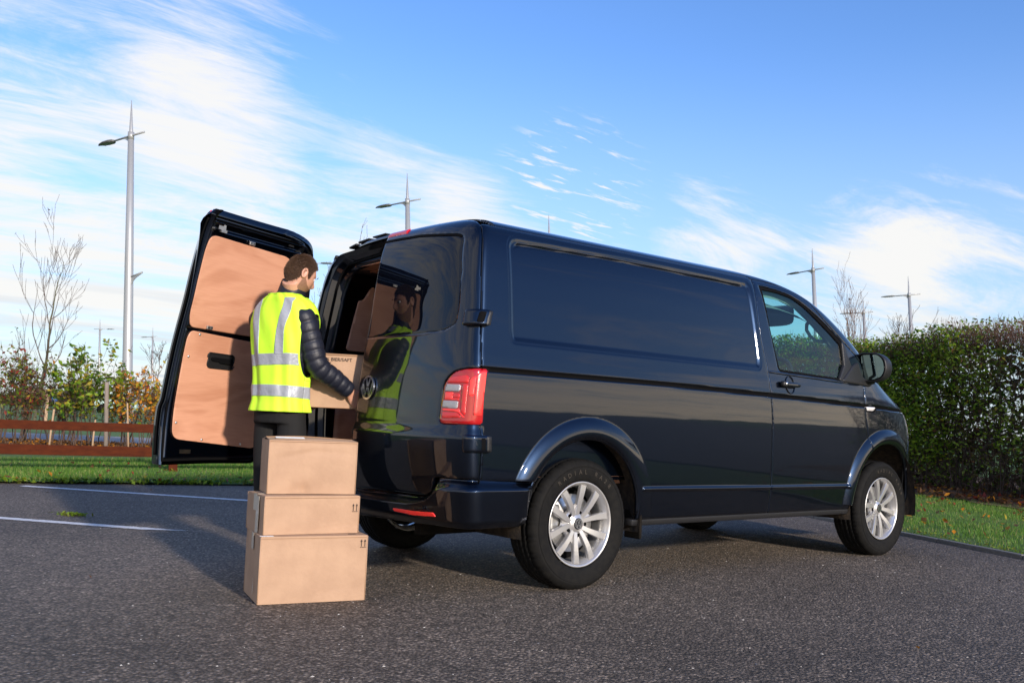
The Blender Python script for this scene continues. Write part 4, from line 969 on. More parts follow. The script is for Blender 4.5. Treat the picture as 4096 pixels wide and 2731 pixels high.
V,F=join([prism([(0,0),(.004,0),(.012,.07),(.009,.07)],0,.0006,lambda a,b,c:np.array([-.006-c,.10+a,.03+b])),prism([(0,0),(.004,0),(.02,.05),(.017,.05)],0,.0006,lambda a,b,c:np.array([-.006-c,.09+a,.04+b]))]); new_mesh('tape_remnant',V,F,TAPE,B1,smooth=False)
B2=make_box('low flat cardboard box in the middle of the pile, taped at its left end',(-1.578,-.488,.3015),-8.5,.455,.29,.172,group=GB,seed=2)
arrows(B2,.433,.100)
V,F=box((-.0052,.10,.085),(.001,.045,.165)); new_mesh('tape',V,F,TAPE,B2,smooth=False)
B3=make_box('dented cardboard box with half open flaps on top of the pile',(-1.530,-.394,.4785),-15.5,.418,.215,.250,group=GB,dents=.016,open_=.012,seed=3)
V,F=box((.098,.028,.2625),(.135,.026,.0012),np.array([[1,0,0],[0,.97,-.2],[0,.2,.97]])); new_mesh('paper_label',V,F,PAPER,B3,smooth=False)
B4=make_box('cardboard box with black lettering held by the man in the van doorway',(-1.085,.210,.893),-24,.40,.28,.300,group=None,seed=5)
B4['label']='cardboard box with black lettering being lifted into the van'
def print_on(e,txt,size,x_right,z,sx_=1.0,sp=1.0,nm='printed_text'):
    v,f_=textobj(txt,size,sx_=sx_,spacing=sp); v[:,0]+=x_right-v[:,0].max(); V=np.c_[v[:,0],np.full(len(v),-.0052)-v[:,2],v[:,1]+z]; return new_mesh(nm,V,f_,INK,e,smooth=False)
print_on(B4,'SAFETY BOX BIER/SAFT',.0265,.264,.262,1.0,1.0)
print_on(B4,'Art. Nr. 720SAFE',.010,.150,.248)
V,F=join([prism(q,0,.0006,lambda a,b,c:np.array([a,-.0052-c,b])) for q in ([(.150,.165),(.205,.165),(.205,.167),(.150,.167)],[(.203,.130),(.205,.130),(.205,.165),(.203,.165)],[(.150,.150),(.198,.150),(.198,.152),(.150,.152)])]); new_mesh('printed_frame',V,F,INK,B4,smooth=False)
print_on(B4,'RETURN',.010,.200,.154)
V,F=box((.20,-.0005,.2985),(.398,.006,.003)); new_mesh('flap_edge',V,F,CARDE,B4,smooth=False)
V,F=box((.20,-.0005,.0025),(.398,.006,.003)); new_mesh('flap_edge',V,F,CARDE,B4,smooth=False)
# ================================================================= the man
SKIN=mat('skin',(.56,.30,.205),.5,noise=(40,.3,(.47,.22,.15))); 
try: SKIN.node_tree.nodes['Principled BSDF'].inputs['Subsurface Weight'].default_value=.12; SKIN.node_tree.nodes['Principled BSDF'].inputs['Subsurface Radius'].default_value=(.01,.004,.002)
except Exception: pass
HAIR=mat('short_brown_hair',(.062,.034,.021),.62,noise=(160,.9,(.11,.062,.038),(1,1,.25)),bump=(260,.9,(1,1,.2)))
STUB=mat('stubble',(.30,.155,.10),.7,noise=(400,.9,(.16,.08,.05)))
HIVIS=mat('hi_vis_yellow_cloth',(.60,1.0,.04),.62,bump=(11,.35)); REFL=mat('grey_reflective_band',(.36,.38,.42),.42,.15,noise=(14,.4,(.28,.30,.34)),bump=(45,.35))
JACK=mat('navy_quilted_nylon',(.009,.011,.021),.50,bump=(22,.35)); TROU=mat('black_trouser_cloth',(.006,.006,.0065),.85,bump=(12,.4)); SHOE=mat('black_shoe_leather',(.012,.012,.012),.4)
EYE=mat('eye_white',(.75,.72,.70),.2,coat=1); IRIS=mat('iris',(.05,.07,.06),.2)
AZ=math.radians(20); Fq=np.array([math.cos(AZ),math.sin(AZ),0]); Rq=np.array([math.sin(AZ),-math.cos(AZ),0]); Uq=np.array([0,0,1.])
MAN=empty('person',(-1.182,.262,0),'man seen from behind in a yellow reflective vest and dark quilted jacket loading a box','person')
O_=np.array([-1.21,.17,0])
def tw(l,f_,z): return np.array([0,0,0])+Rq*l+Fq*f_+Uq*z     # local to the man's empty
def wl(p_): return np.asarray(p_,float)-O_                    # world point to the man's frame
def ering(c,ax,bx_,n=28,e=2.3):
    t=np.linspace(0,2*np.pi,n,endpoint=False); c1=np.cos(t); s1=np.sin(t); g=lambda v:np.sign(v)*np.abs(v)**(2/e)
    return np.asarray(c)+g(c1)[:,None]*np.asarray(ax)+g(s1)[:,None]*np.asarray(bx_)
def limb(pts,rad,n=20,quilt=None,sq=(1,1),sub=6,ell=None):
    pts=np.asarray(pts,float); s_=np.r_[0,np.cumsum(np.linalg.norm(np.diff(pts,axis=0),axis=1))]; L_=s_[-1]; m_=max(int(L_/.006),8) if quilt else len(pts)*sub
    t=np.linspace(0,L_,m_); P_=np.stack([ip(t,s_,pts[:,k_]) for k_ in range(3)],-1); r_=ip(t,s_,rad)
    if quilt:
        ph=(t/quilt)%1.0; r_=r_*(1-.075*np.abs(np.cos(np.pi*ph))**9)*(1+.010*np.sin(t*61))+.0
    return tube(P_,r_,n,True,sq)
def remesh(o,vx=.006,it=3,f_=.5):
    m_=o.modifiers.new('r','REMESH'); m_.mode='VOXEL'; m_.voxel_size=vx; m_.use_smooth_shade=True
    s_=o.modifiers.new('s','SMOOTH'); s_.iterations=it; s_.factor=f_; return o
# joints (world)
shR=np.array([-1.186,.022,1.378]); elR=np.array([-1.100,-.022,1.120]); wrR=np.array([-.888,-.018,.985]); haR=np.array([-.838,-.010,.938])
shL=np.array([-1.285,.325,1.375]); elL=np.array([-1.17,.45,1.13]); wrL=np.array([-1.03,.39,.95]); haL=np.array([-1.0,.34,.90])
# head frame: pitched down, turned right
HA=math.radians(6); HP=math.radians(-23)
hf=np.array([math.cos(HA)*math.cos(HP),math.sin(HA)*math.cos(HP),math.sin(HP)]); hl=np.array([-math.sin(HA),math.cos(HA),0]); hu=np.cross(hf,hl); HC_=wl([-1.178,.088,1.612])
def hd_(x,y,z): return HC_+hf*x+hl*y+hu*z
def head_shape(n=56,m_=44,infl=0.0,mask=None):
    R=[]
    for i,ph in enumerate(np.linspace(-math.pi/2+.04,math.pi/2-.01,m_)):
        ring=[]
        for th in np.linspace(0,2*np.pi,n,endpoint=False):
            x=math.cos(ph)*math.cos(th); y=math.cos(ph)*math.sin(th); z=math.sin(ph)
            # cranium / face proportions
            X_=x*.085; Y_=y*.070; Z_=z*.115
            if z<0:
                k_=-z; Y_*=1-.30*k_**1.3; 
                if x<0: X_*=1-.42*k_**1.1
                else: X_*=1-.10*k_**2
            if x<0 and z>-.3: X_*=1.04
            if x>0:
                fr_=max(0,x-.2)/.8
                g=lambda yc,zc,wy,wz:math.exp(-((Y_-yc)/wy)**2-((Z_-zc)/wz)**2)
                X_+= .006*g(0,.028,.05,.012) - .011*(g(.032,.008,.016,.012)+g(-.032,.008,.016,.012))*fr_
                X_+= .024*g(0,-.022,.010,.018)*fr_+.010*g(0,.0,.008,.022)*fr_ + .006*(g(.012,-.028,.008,.008)+g(-.012,-.028,.008,.008))
                X_+= .008*g(0,-.050,.020,.006)*fr_+.008*g(0,-.061,.018,.006)*fr_-.004*g(0,-.0555,.02,.003)*fr_
                X_+= .012*g(0,-.093,.024,.018)*fr_
                X_+= .003*(g(.045,-.018,.016,.016)+g(-.045,-.018,.016,.016))
            v=np.array([X_,Y_,Z_]); nn=v/np.linalg.norm(v); v=v+nn*infl; ring.append(hd_(*v))
        R.append(np.array(ring))
    return loft(R)
def ear(s_):
    R=[]
    for (t,(a,b,q)) in enumerate(((.016,.030,0),(.018,.033,.006),(.019,.034,.012),(.0165,.031,.016),(.011,.024,.0135),(.006,.016,.009))):
        R.append(np.array([hd_(-.012+a*math.cos(w_)-.004*q/.016-q*.35,s_*(.064+q*.85),-.004+b*math.sin(w_)*(1 if math.sin(w_)>0 else .85)) for w_ in np.linspace(0,2*np.pi,18,endpoint=False)]))
    return loft(R)
def hand(wr,ha,palm_n,curl,side_):
    """wrist point, knuckle point; fingers curl round the box"""
    wr=wl(wr); ha=wl(ha); d_=(ha-wr); L_=np.linalg.norm(d_); d_/=L_; n_=np.asarray(palm_n,float); n_-=d_*(n_@d_); n_/=np.linalg.norm(n_); s_=np.cross(d_,n_)*side_
    parts=[]
    R=[ering(wr+d_*t,s_*a,n_*b,16) for t,a,b in ((-.03,.027,.021),(.0,.027,.019),(.025,.036,.017),(.06,.043,.015),(.088,.041,.013),(.098,.034,.010))]
    parts.append(loft(R))
    for k_,(off,ln,rr_) in enumerate(((-.030,.078,.0085),(-.010,.088,.009),(.010,.082,.0088),(.029,.064,.0078))):
        p_=wr+d_*.085+s_*off; pts=[p_-d_*.02,p_]; dd=d_.copy()
        for j,fr_ in enumerate((.45,.32,.23)):
            c_,si=math.cos(curl[j]),math.sin(curl[j]); dd=dd*c_+n_*si if j==0 else (dd*c_+np.cross(np.cross(dd,n_) if abs(dd@n_)<.99 else s_,dd)*si); dd/=np.linalg.norm(dd); pts.append(pts[-1]+dd*ln*fr_)
        parts.append(tube(pts,[rr_,rr_,rr_*.98,rr_*.92,rr_*.7],10))
    p_=wr+d_*.03-s_*.030; t1=(d_*.6-s_*.75+n_*.2); t1/=np.linalg.norm(t1); t2=(d_*.9-s_*.2+n_*.4); t2/=np.linalg.norm(t2)
    parts.append(tube([wr+d_*.015-s_*.012,p_,p_+t1*.034,p_+t1*.034+t2*.03],[.015,.014,.0105,.008],10))
    return join(parts)
parts=[head_shape(),ear(1),ear(-1)]
nk=wl([-1.207,.114,1.50]); parts.append(limb([nk+[0,0,-.06],nk+[.004,-.003,.0],hd_(-.035,0,-.055)],[.064,.054,.050]))
parts.append(loft([ering(tw(0,.0,z),Rq*a,Fq*b) for z,a,b in ((.86,.15,.10),(1.0,.14,.10),(1.15,.15,.105),(1.30,.165,.11),(1.40,.16,.10),(1.47,.10,.075),(1.52,.06,.055))]))
for s_,pp in ((1,(shR,elR,wrR)),(-1,(shL,elL,wrL))): parts.append(limb([wl(q) for q in pp],[.050,.042,.026]))
parts.append(hand(wrR,haR+(haR-wrR)*.35,(.35,.9,.0),(.35,.6,.5),-1))
parts.append(hand(wrL,haL+(haL-wrL)*.35,(.3,-.8,.2),(.35,.5,.4),1))
hipR=tw(.085,0,.90); hipL=tw(-.085,0,.90); knR=tw(.095,.02,.48); knL=tw(-.085,.02,.48); anR=tw(.11,-.02,.09); anL=tw(-.055,.03,.09)
parts+= [limb([hipR,knR,anR],[.068,.055,.04]),limb([hipL,knL,anL],[.068,.055,.04])]
V,F=join(parts); BODY=remesh(new_mesh('body',V,F,SKIN,MAN),.0042,2,.4)
# eyes and stubble
for s_ in(-1,1):
    V,F=blob(hd_(.066,s_*.031,.006),(.0105,.0105,.0105),2,14,10); ey=new_mesh('eye',V,F,EYE,MAN)
    V,F=blob(hd_(.0738,s_*.0315,.005),(.004,.004,.004),2,10,8); new_mesh('iris',V,F,IRIS,ey)
    V,F=tube([hd_(.093,s_*.012,.027),hd_(.0925,s_*.026,.032),hd_(.081,s_*.046,.028)],[.0015,.0024,.0012],6); new_mesh('eyebrow',V,F,HAIR,MAN)
# hair cap: head surface pushed out, cut along the hairline
def hair():
    n,m_=96,80; P_=np.zeros((m_,n+1,3)); G_=np.zeros((m_,n+1))
    for i,ph in enumerate(np.linspace(-math.pi/2+.04,math.pi/2-.001,m_)):
        for j in range(n+1):
            th=2*np.pi*j/n; x=math.cos(ph)*math.cos(th); y=math.cos(ph)*math.sin(th); z=math.sin(ph)
            X_=x*.085;Y_=y*.070;Z_=z*.115
            if z<0:
                k_=-z; Y_*=1-.30*k_**1.3
                if x<0: X_*=1-.42*k_**1.1
                else: X_*=1-.10*k_**2
            if x<0 and z>-.3: X_*=1.04
            v=np.array([X_,Y_,Z_]); nn=v/np.linalg.norm(v); inf=.002+.002*max(0,z)+.0015*math.sin(th*23+ph*9)*math.cos(ph*31); v=v+nn*inf
            # hairline: high forehead, sideburns, nape
            line=np.interp(X_,[-.11,-.06,-.035,-.022,.0,.008,.016,.028,.05,.07,.10],[-.070,-.060,-.034,.018,.024,-.012,-.010,.045,.066,.080,.092])
            G_[i,j]=Z_-line+.003*math.sin(th*31)+.002*math.sin(th*57+ph*20); P_[i,j]=hd_(*v)
    V,F=clip(P_,G_); return skirt(V,F,lambda q:(HC_-q)*.10)
V,F=hair(); hr=new_mesh('hair',V,F,HAIR,MAN)
V=np.asarray(V); fc=np.array([list(f_[:3]) for f_ in F]); tri=V[fc]; cn=tri.mean(1); nn_=cn-np.asarray(HC_); ok_=np.linalg.norm(nn_,axis=1)>.060; tri=tri[ok_]; ar=np.linalg.norm(np.cross(tri[:,1]-tri[:,0],tri[:,2]-tri[:,0]),axis=1); idx=rng.choice(len(tri),15000,p=ar/ar.sum()); w_=rng.random((15000,3)); w_/=w_.sum(1)[:,None]; P0=(tri[idx]*w_[:,:,None]).sum(1)
nn_=P0-np.asarray(HC_); nn_/=np.linalg.norm(nn_,axis=1)[:,None]; crown=hd_(-.05,.01,.105); dr=P0-crown; dr-=nn_*(dr*nn_).sum(1)[:,None]; dr/=np.linalg.norm(dr,axis=1)[:,None]+1e-6
HS=(P0-nn_*.001,P0+nn_*(.0035+.003*rng.random((15000,1)))+dr*(.005+.006*rng.random((15000,1)))+rng.standard_normal((15000,3))*.0022)
def stub():
    n,m_=72,50; P_=np.zeros((m_,n+1,3)); G_=np.zeros((m_,n+1))
    for i,ph in enumerate(np.linspace(-1.3,.25,m_)):
        for j in range(n+1):
            th=-math.pi*.62+1.24*math.pi*j/n; x=math.cos(ph)*math.cos(th); y=math.cos(ph)*math.sin(th); z=math.sin(ph)
            X_=x*.085;Y_=y*.070;Z_=z*.115
            if z<0:
                k_=-z; Y_*=1-.30*k_**1.3
                if x<0: X_*=1-.42*k_**1.1
                else: X_*=1-.10*k_**2
            v=np.array([X_,Y_,Z_]); nn=v/np.linalg.norm(v); 
            if X_>0:
                g=lambda yc,zc,wy,wz:math.exp(-((Y_-yc)/wy)**2-((Z_-zc)/wz)**2); v[0]+=.012*g(0,-.093,.024,.018)+.006*g(0,-.05,.02,.02)
            v=v+nn*.0012
            line=np.interp(X_,[-.02,.0,.03,.06,.10],[-.02,-.02,-.045,-.052,-.040]); G_[i,j]=min(line-Z_,X_+.012,.9); P_[i,j]=hd_(*v)
    return clip(P_,G_)
V,F=stub(); new_mesh('beard_stubble',V,F,STUB,MAN)
# jacket: torso + quilted sleeves + collar
parts=[loft([ering(tw(0,f_,z),Rq*a,Fq*b) for z,a,b,f_ in ((.90,.140,.100,.0),(1.0,.145,.100,0),(1.15,.158,.106,0),(1.30,.180,.112,0),(1.37,.180,.104,0),(1.43,.140,.085,0),(1.47,.09,.065,0))])]
sR=wl(shR); 
for s_,pp in ((1,(shR,elR,wrR)),(-1,(shL,elL,wrL))):
    a,b,c=[wl(q) for q in pp]; ins=a-Rq*.035*s_+np.array([0,0,-.02])
    parts.append(limb([ins,a,a*.55+b*.45+Rq*.006*s_,b,b*.5+c*.5,c-(c-b)*.06,c-(c-b)*.02],[.045,.066,.066,.062,.056,.046,.041],24,quilt=.047))
    # chest side seen through the arm hole
    parts.append(loft([ering(tw(s_*.118,.01,z),Rq*w_,Fq*.095) for z,w_ in ((1.07,.034),(1.14,.058),(1.25,.080),(1.34,.084),(1.40,.07),(1.43,.04))]))
V,F=join(parts); remesh(new_mesh('quilted_jacket',V,F,JACK,MAN),.0050,1,.3)
cpts=[]
R=[]
for z,a,b,l_,f_ in ((1.43,.090,.086,.010,-.012),(1.48,.080,.078,.032,-.014),(1.52,.074,.072,.046,-.010),(1.560,.071,.069,.052,-.004),(1.572,.067,.065,.052,-.004),(1.54,.064,.062,.050,-.006),(1.48,.064,.062,.032,-.014)):
    r_=ering(tw(l_,f_,z),Rq*a,Fq*b,36,2.1); sl_=((r_-tw(l_,f_,z))@Fq)*(-.24) ; r_[:,2]+=sl_*(1 if z>1.5 else 0); R.append(r_)
V,F=loft(R,cap=False); new_mesh('jacket_collar',V,F,JACK,MAN)
# vest: grid round the body, arm holes cut out
VT=np.array([[.862,.164,.124,.0],[.93,.166,.122,0],[1.02,.168,.122,0],[1.12,.178,.125,0],[1.22,.196,.132,0],[1.31,.206,.134,.0],[1.37,.210,.128,.0],[1.41,.203,.116,-.004],[1.448,.176,.104,-.010],[1.480,.128,.094,-.018],[1.502,.090,.084,-.022]])
nz_,nt_=150,220; zt_=np.linspace(0,1,nz_); sV=np.r_[0,np.cumsum(np.hypot(np.diff(VT[:,0]),np.diff(VT[:,1])))]; tt=zt_*sV[-1]
VP=np.zeros((nz_,nt_+1,3)); VL=np.zeros((nz_,nt_+1)); VF=np.zeros((nz_,nt_+1)); VTH=np.zeros((nz_,nt_+1))
for i,t in enumerate(tt):
    z,a,b,f0=[float(ip(t,sV,VT[:,k_])) for k_ in range(4)]
    th=np.linspace(0,2*np.pi,nt_+1); e=2.45; g=lambda v:np.sign(v)*np.abs(v)**(2/e)
    fold=.0035*np.sin(th*7+z*6)*smooth(1.38,1.15,z)+.0028*np.sin(th*13+z*17+1.3*np.sin(z*9))+.004*np.exp(-((z-.99)/.03)**2)*np.sin(th*5+2)
    fl_=.012*smooth(.93,.862,z)
    l_=g(np.cos(th))*(a+fold+fl_)+.020*float(smooth(1.40,1.50,z)); f_=g(np.sin(th))*(b+fold+fl_)+f0
    VP[i]=np.outer(l_,Rq)+np.outer(f_,Fq)+np.outer(np.full(nt_+1,z),Uq); VL[i]=l_; VF[i]=f_; VTH[i]=th
VZ=VP[...,2]
# arm holes (both sides), neck opening slightly lower in front
def hole(s_): 
    q=np.stack([VF-.018,VZ-1.285],-1); rr_=np.hypot(q[...,0]/.086,q[...,1]/np.where(q[...,1]>0,.110,.235)); return np.where(VL*s_>0,(rr_-1)*.088,9.)
Gv=np.minimum.reduce([hole(1),hole(-1),np.minimum(9.,np.where(VF<0,1.502-VZ+.002,1.485-VZ))])
dv=np.gradient(VP,axis=0); du=np.gradient(VP,axis=1); VN=np.cross(du,dv); VN/=np.linalg.norm(VN,axis=2)[...,None]+1e-9
VN*=np.where(((VP-np.array([0,0,1.2]))*VN).sum(-1)>0,1,-1)[...,None]
def vpiece(nm,G,mt,off,par=MAN,sk=.003):
    V,F=clip(VP+VN*off,G); 
    V,F=skirt(V,F,lambda q:-(q*[1,1,0])/(np.linalg.norm(q*[1,1,0],axis=1)[:,None]+1e-9)*sk); return new_mesh(nm,V,F,mt,par)
vest=vpiece('reflective_vest',Gv,HIVIS,.0,sk=.004)
vpiece('reflective_band',np.minimum(Gv,.031-np.abs(VZ-.968+.006*np.sin(VTH))),REFL,.0018,vest); vpiece('reflective_band',np.minimum(Gv,.031-np.abs(VZ-1.140+.004*np.sin(VTH*2))),REFL,.0018,vest)
for s_ in(1,-1):
    c0=np.interp(VZ,[1.1,1.30,1.42,1.50],[.078,.090,.112,.112]); vpiece('reflective_strip',np.minimum.reduce([Gv,.026-np.abs(VL*s_-c0),VZ-1.168,np.where(VZ<1.478,9.,-1.)]),REFL,.0020,vest)
for G_,nm in ((np.minimum(Gv+.0,.007-Gv),'vest_binding'),): vpiece(nm,np.minimum(G_,np.where(VZ>.9,9.,-1.)),HIVIS,.0022,vest)
# trousers and shoes
parts=[loft([ering(tw(0,0,z),Rq*a,Fq*b) for z,a,b in ((.80,.152,.110),(.86,.152,.112),(.93,.148,.108),(1.0,.140,.10))]),
 limb([hipR+[0,0,.0],hipR*.5+knR*.5,knR,anR*.4+knR*.6,anR+[0,0,-.03]],[.072,.080,.074,.068,.062]),limb([hipL,hipL*.5+knL*.5,knL,anL*.4+knL*.6,anL+[0,0,-.03]],[.072,.080,.074,.068,.062])]
V,F=join(parts); remesh(new_mesh('trousers',V,F,TROU,MAN),.008,2,.4)
for an,yw in ((anR,0.05),(anL,-.05)):
    fd=Fq*math.cos(yw)+Rq*math.sin(yw); sd_=np.cross(fd,Uq); c=an*[1,1,0]
    R=[ering(c+fd*x+Uq*z,sd_*a,Uq*b,18,2.6) for x,z,a,b in ((-.085,.045,.022,.035),(-.07,.05,.036,.048),(0,.055,.040,.053),(.06,.045,.043,.043),(.12,.036,.046,.033),(.165,.030,.036,.026),(.185,.026,.016,.018))]
    V,F=loft(R); V[:,2]=np.maximum(V[:,2],.002); new_mesh('shoe',V,F,SHOE,MAN)

HAIR2=mat('hair_strand_brown',(.085,.046,.027),.45,noise=(120,.8,(.16,.095,.058)))
o=sticks('hair_strands',HS[0],HS[1],.00055,.0003,HAIR2,MAN,3); o['kind']='stuff'

# ================================================================= ground
CAMP=np.array([-3.3976,-4.4891]); FD=np.array([.6249,.7760]); FDn=FD/np.linalg.norm(FD); RDn=np.array([FDn[1],-FDn[0]])
TERR=([-400,10.6,12,16,28,60,110,400],[0,0,.025,.13,.315,.55,.52,.9])
def dist(x,y): return (np.asarray(x)-CAMP[0])*FDn[0]+(np.asarray(y)-CAMP[1])*FDn[1]
def gz(x,y): return np.interp(dist(x,y),*TERR)
def at_(px,D,wd=0.0):
    """ground point seen at a given share of the picture width (display px, 2352 wide) at distance D"""
    a=(px-1176)/2126.; p_=CAMP+FDn*D+RDn*(a*D); return np.array([p_[0],p_[1],float(gz(*p_))])
GV=np.array([-.0475,.0366,1.0]); GV/=np.linalg.norm(GV)       # true vertical (the car park falls away slightly)
GROT=Vector((0,0,1)).rotation_difference(Vector(GV)).to_matrix()
def asphalt_mat():
    m_=bpy.data.materials.new('asphalt'); m_.use_nodes=True; t=m_.node_tree; b=t.nodes['Principled BSDF']; L_=t.links.new; A=t.nodes.new
    tcn=A('ShaderNodeTexCoord')
    v1=A('ShaderNodeTexVoronoi'); v1.inputs['Scale'].default_value=72; v2=A('ShaderNodeTexVoronoi'); v2.inputs['Scale'].default_value=170; v3=A('ShaderNodeTexVoronoi'); v3.inputs['Scale'].default_value=42
    n0=A('ShaderNodeTexNoise'); n0.inputs['Scale'].default_value=25; n0.inputs['Detail'].default_value=3
    wp=A('ShaderNodeMixRGB'); wp.inputs[0].default_value=.012; L_(tcn.outputs['Object'],wp.inputs[1]); L_(n0.outputs['Color'],wp.inputs[2])
    for v in (v1,v2,v3): L_(wp.outputs[0],v.inputs['Vector'])
    n1=A('ShaderNodeTexNoise'); n1.inputs['Scale'].default_value=.55; n1.inputs['Detail'].default_value=5; L_(tcn.outputs['Object'],n1.inputs['Vector'])
    n2=A('ShaderNodeTexNoise'); n2.inputs['Scale'].default_value=14; n2.inputs['Detail'].default_value=6; L_(tcn.outputs['Object'],n2.inputs['Vector'])
    # stone colours
    cr=A('ShaderNodeValToRGB'); e=cr.color_ramp.elements; e[0].position=0; e[0].color=(0.098,0.081,0.063,1); e[1].position=1; e[1].color=(0.439,0.350,0.273,1)
    for p_,c_ in ((.3,(0.164,0.133,0.105,1)),(.6,(0.213,0.172,0.136,1)),(.85,(0.275,0.220,0.170,1))):
        q=cr.color_ramp.elements.new(p_); q.color=c_
    sp=A('ShaderNodeSeparateColor'); L_(v1.outputs['Color'],sp.inputs[0]); L_(sp.outputs[0],cr.inputs[0])
    # dark binder between stones
    mr1=A('ShaderNodeMapRange'); mr1.inputs[1].default_value=.30; mr1.inputs[2].default_value=.62; mr1.inputs[3].default_value=1; mr1.inputs[4].default_value=.42; L_(v1.outputs['Distance'],mr1.inputs[0])
    mm=A('ShaderNodeMixRGB'); mm.blend_type='MULTIPLY'; mm.inputs[0].default_value=1; L_(cr.outputs[0],mm.inputs[1]); L_(mr1.outputs[0],mm.inputs[2])
    # worn variation
    mr2=A('ShaderNodeMapRange'); mr2.inputs[1].default_value=.3; mr2.inputs[2].default_value=.7; mr2.inputs[3].default_value=.72; mr2.inputs[4].default_value=1.22; L_(n1.outputs[0],mr2.inputs[0])
    mm2=A('ShaderNodeMixRGB'); mm2.blend_type='MULTIPLY'; mm2.inputs[0].default_value=1; L_(mm.outputs[0],mm2.inputs[1]); L_(mr2.outputs[0],mm2.inputs[2])
    mr4=A('ShaderNodeMapRange'); mr4.inputs[1].default_value=.35; mr4.inputs[2].default_value=.7; mr4.inputs[3].default_value=.82; mr4.inputs[4].default_value=1.12; L_(n2.outputs[0],mr4.inputs[0])
    mm4=A('ShaderNodeMixRGB'); mm4.blend_type='MULTIPLY'; mm4.inputs[0].default_value=1; L_(mm2.outputs[0],mm4.inputs[1]); L_(mr4.outputs[0],mm4.inputs[2])
    # pale chippings
    sp3=A('ShaderNodeSeparateColor'); L_(v3.outputs['Color'],sp3.inputs[0])
    a1=A('ShaderNodeMath'); a1.operation='GREATER_THAN'; a1.inputs[1].default_value=.988; L_(sp3.outputs[1],a1.inputs[0])
    a2=A('ShaderNodeMath'); a2.operation='LESS_THAN'; a2.inputs[1].default_value=.22; L_(v3.outputs['Distance'],a2.inputs[0])
    a3=A('ShaderNodeMath'); a3.operation='MULTIPLY'; L_(a1.outputs[0],a3.inputs[0]); L_(a2.outputs[0],a3.inputs[1])
    mm3=A('ShaderNodeMixRGB'); mm3.inputs[2].default_value=(.42,.39,.36,1); L_(a3.outputs[0],mm3.inputs[0]); L_(mm4.outputs[0],mm3.inputs[1]); L_(mm3.outputs[0],b.inputs['Base Color'])
    h1=A('ShaderNodeMath'); h1.operation='MULTIPLY'; h1.inputs[1].default_value=-1; L_(v1.outputs['Distance'],h1.inputs[0])
    h2=A('ShaderNodeMath'); h2.operation='MULTIPLY_ADD'; h2.inputs[1].default_value=.7; L_(sp.outputs[1],h2.inputs[0]); L_(h1.outputs[0],h2.inputs[2])
    h3=A('ShaderNodeMath'); h3.operation='MULTIPLY_ADD'; h3.inputs[1].default_value=-.4; L_(v2.outputs['Distance'],h3.inputs[0]); L_(h2.outputs[0],h3.inputs[2])
    bp=A('ShaderNodeBump'); bp.inputs['Strength'].default_value=1.0; bp.inputs['Distance'].default_value=.009; L_(h3.outputs[0],bp.inputs['Height']); L_(bp.outputs[0],b.inputs['Normal'])
    b.inputs['Roughness'].default_value=.72; b.inputs['Specular IOR Level'].default_value=.35
    return m_
ASPH=asphalt_mat()
def tsheet(name,xs,ys,keep,mt,dz_=0.0,kind='structure'):
    XX,YY=np.meshgrid(xs,ys); ZZ_=gz(XX,YY)+(dz_(XX,YY) if callable(dz_) else dz_); V,F=clip(np.stack([XX,YY,ZZ_],-1),keep(XX,YY)); return tag(new_mesh(name,V,F,mt),kind=kind)
PCOR=np.array([6.603,4.317])
lineA=lambda x,y:(4.604+.463*y-x)/1.102       # >0 on the asphalt side of the right kerb
lineB=lambda x,y:(6.1-.27*x-y)/1.036 +.05*np.sin(x*3.1)*0       # >0 on the asphalt side of the far edge
V=[(PCOR[0]+.75,PCOR[1]+.45,0),(-70.6,26.0,0),(-90,-90,0),(-30,-77.4,0)]
# split into patches so the texture keeps its accuracy
tag(new_mesh('asphalt_ground',V,[(0,1,2,3)],ASPH,smooth=False),kind='structure')
GRASSM=mat('mown_grass_soil',(.050,.105,.014),.9,noise=(3.5,.8,(.085,.135,.022)),bump=(40,.5))
FARG=mat('far_grass',(.055,.125,.018),.95,noise=(.7,.9,(.085,.155,.03)),bump=(8,.5))
gx_=np.r_[np.linspace(-400,-30,20),np.linspace(-28,60,110),np.linspace(70,500,24)]; gy_=np.r_[np.linspace(-300,-30,14),np.linspace(-28,90,140),np.linspace(100,600,24)]
tsheet('field_ground',gx_,gy_,lambda x,y:-np.minimum(lineA(x,y),lineB(x,y))-1.2,FARG,.010)
tsheet('grass_verge',np.linspace(-9,14,160),np.linspace(-9,11,140),lambda x,y:np.minimum.reduce([-np.minimum(lineA(x,y)+.05,lineB(x,y)),x+8.9,13.9-x,dist(x,y)*-1+15.2]),GRASSM,lambda x,y:.022+.012*np.sin(x*2.1)*np.cos(y*1.7))
PATHM=mat('pale_tarmac_path',(.27,.27,.27),.85,noise=(6,.6,(.20,.20,.205)))
tsheet('footpath',np.linspace(-25,40,200),np.linspace(5,60,170),lambda x,y:1.15-np.abs(dist(x,y)-18.6),PATHM,.022)
MULCH=mat('bark_mulch',(.060,.032,.020),.95,noise=(22,1,(.16,.09,.05)),bump=(35,1))
tsheet('mulch_bed',np.linspace(-25,30,260),np.linspace(0,50,220),lambda x,y:.95-np.abs(dist(x,y)-15.9)+.12*np.sin(x*4),MULCH,lambda x,y:.030+.02*np.sin(x*9)*np.sin(y*8))
LIT=mat('leaf_litter_soil',(.050,.028,.016),.95,noise=(16,1,(.13,.07,.035)),bump=(30,1))
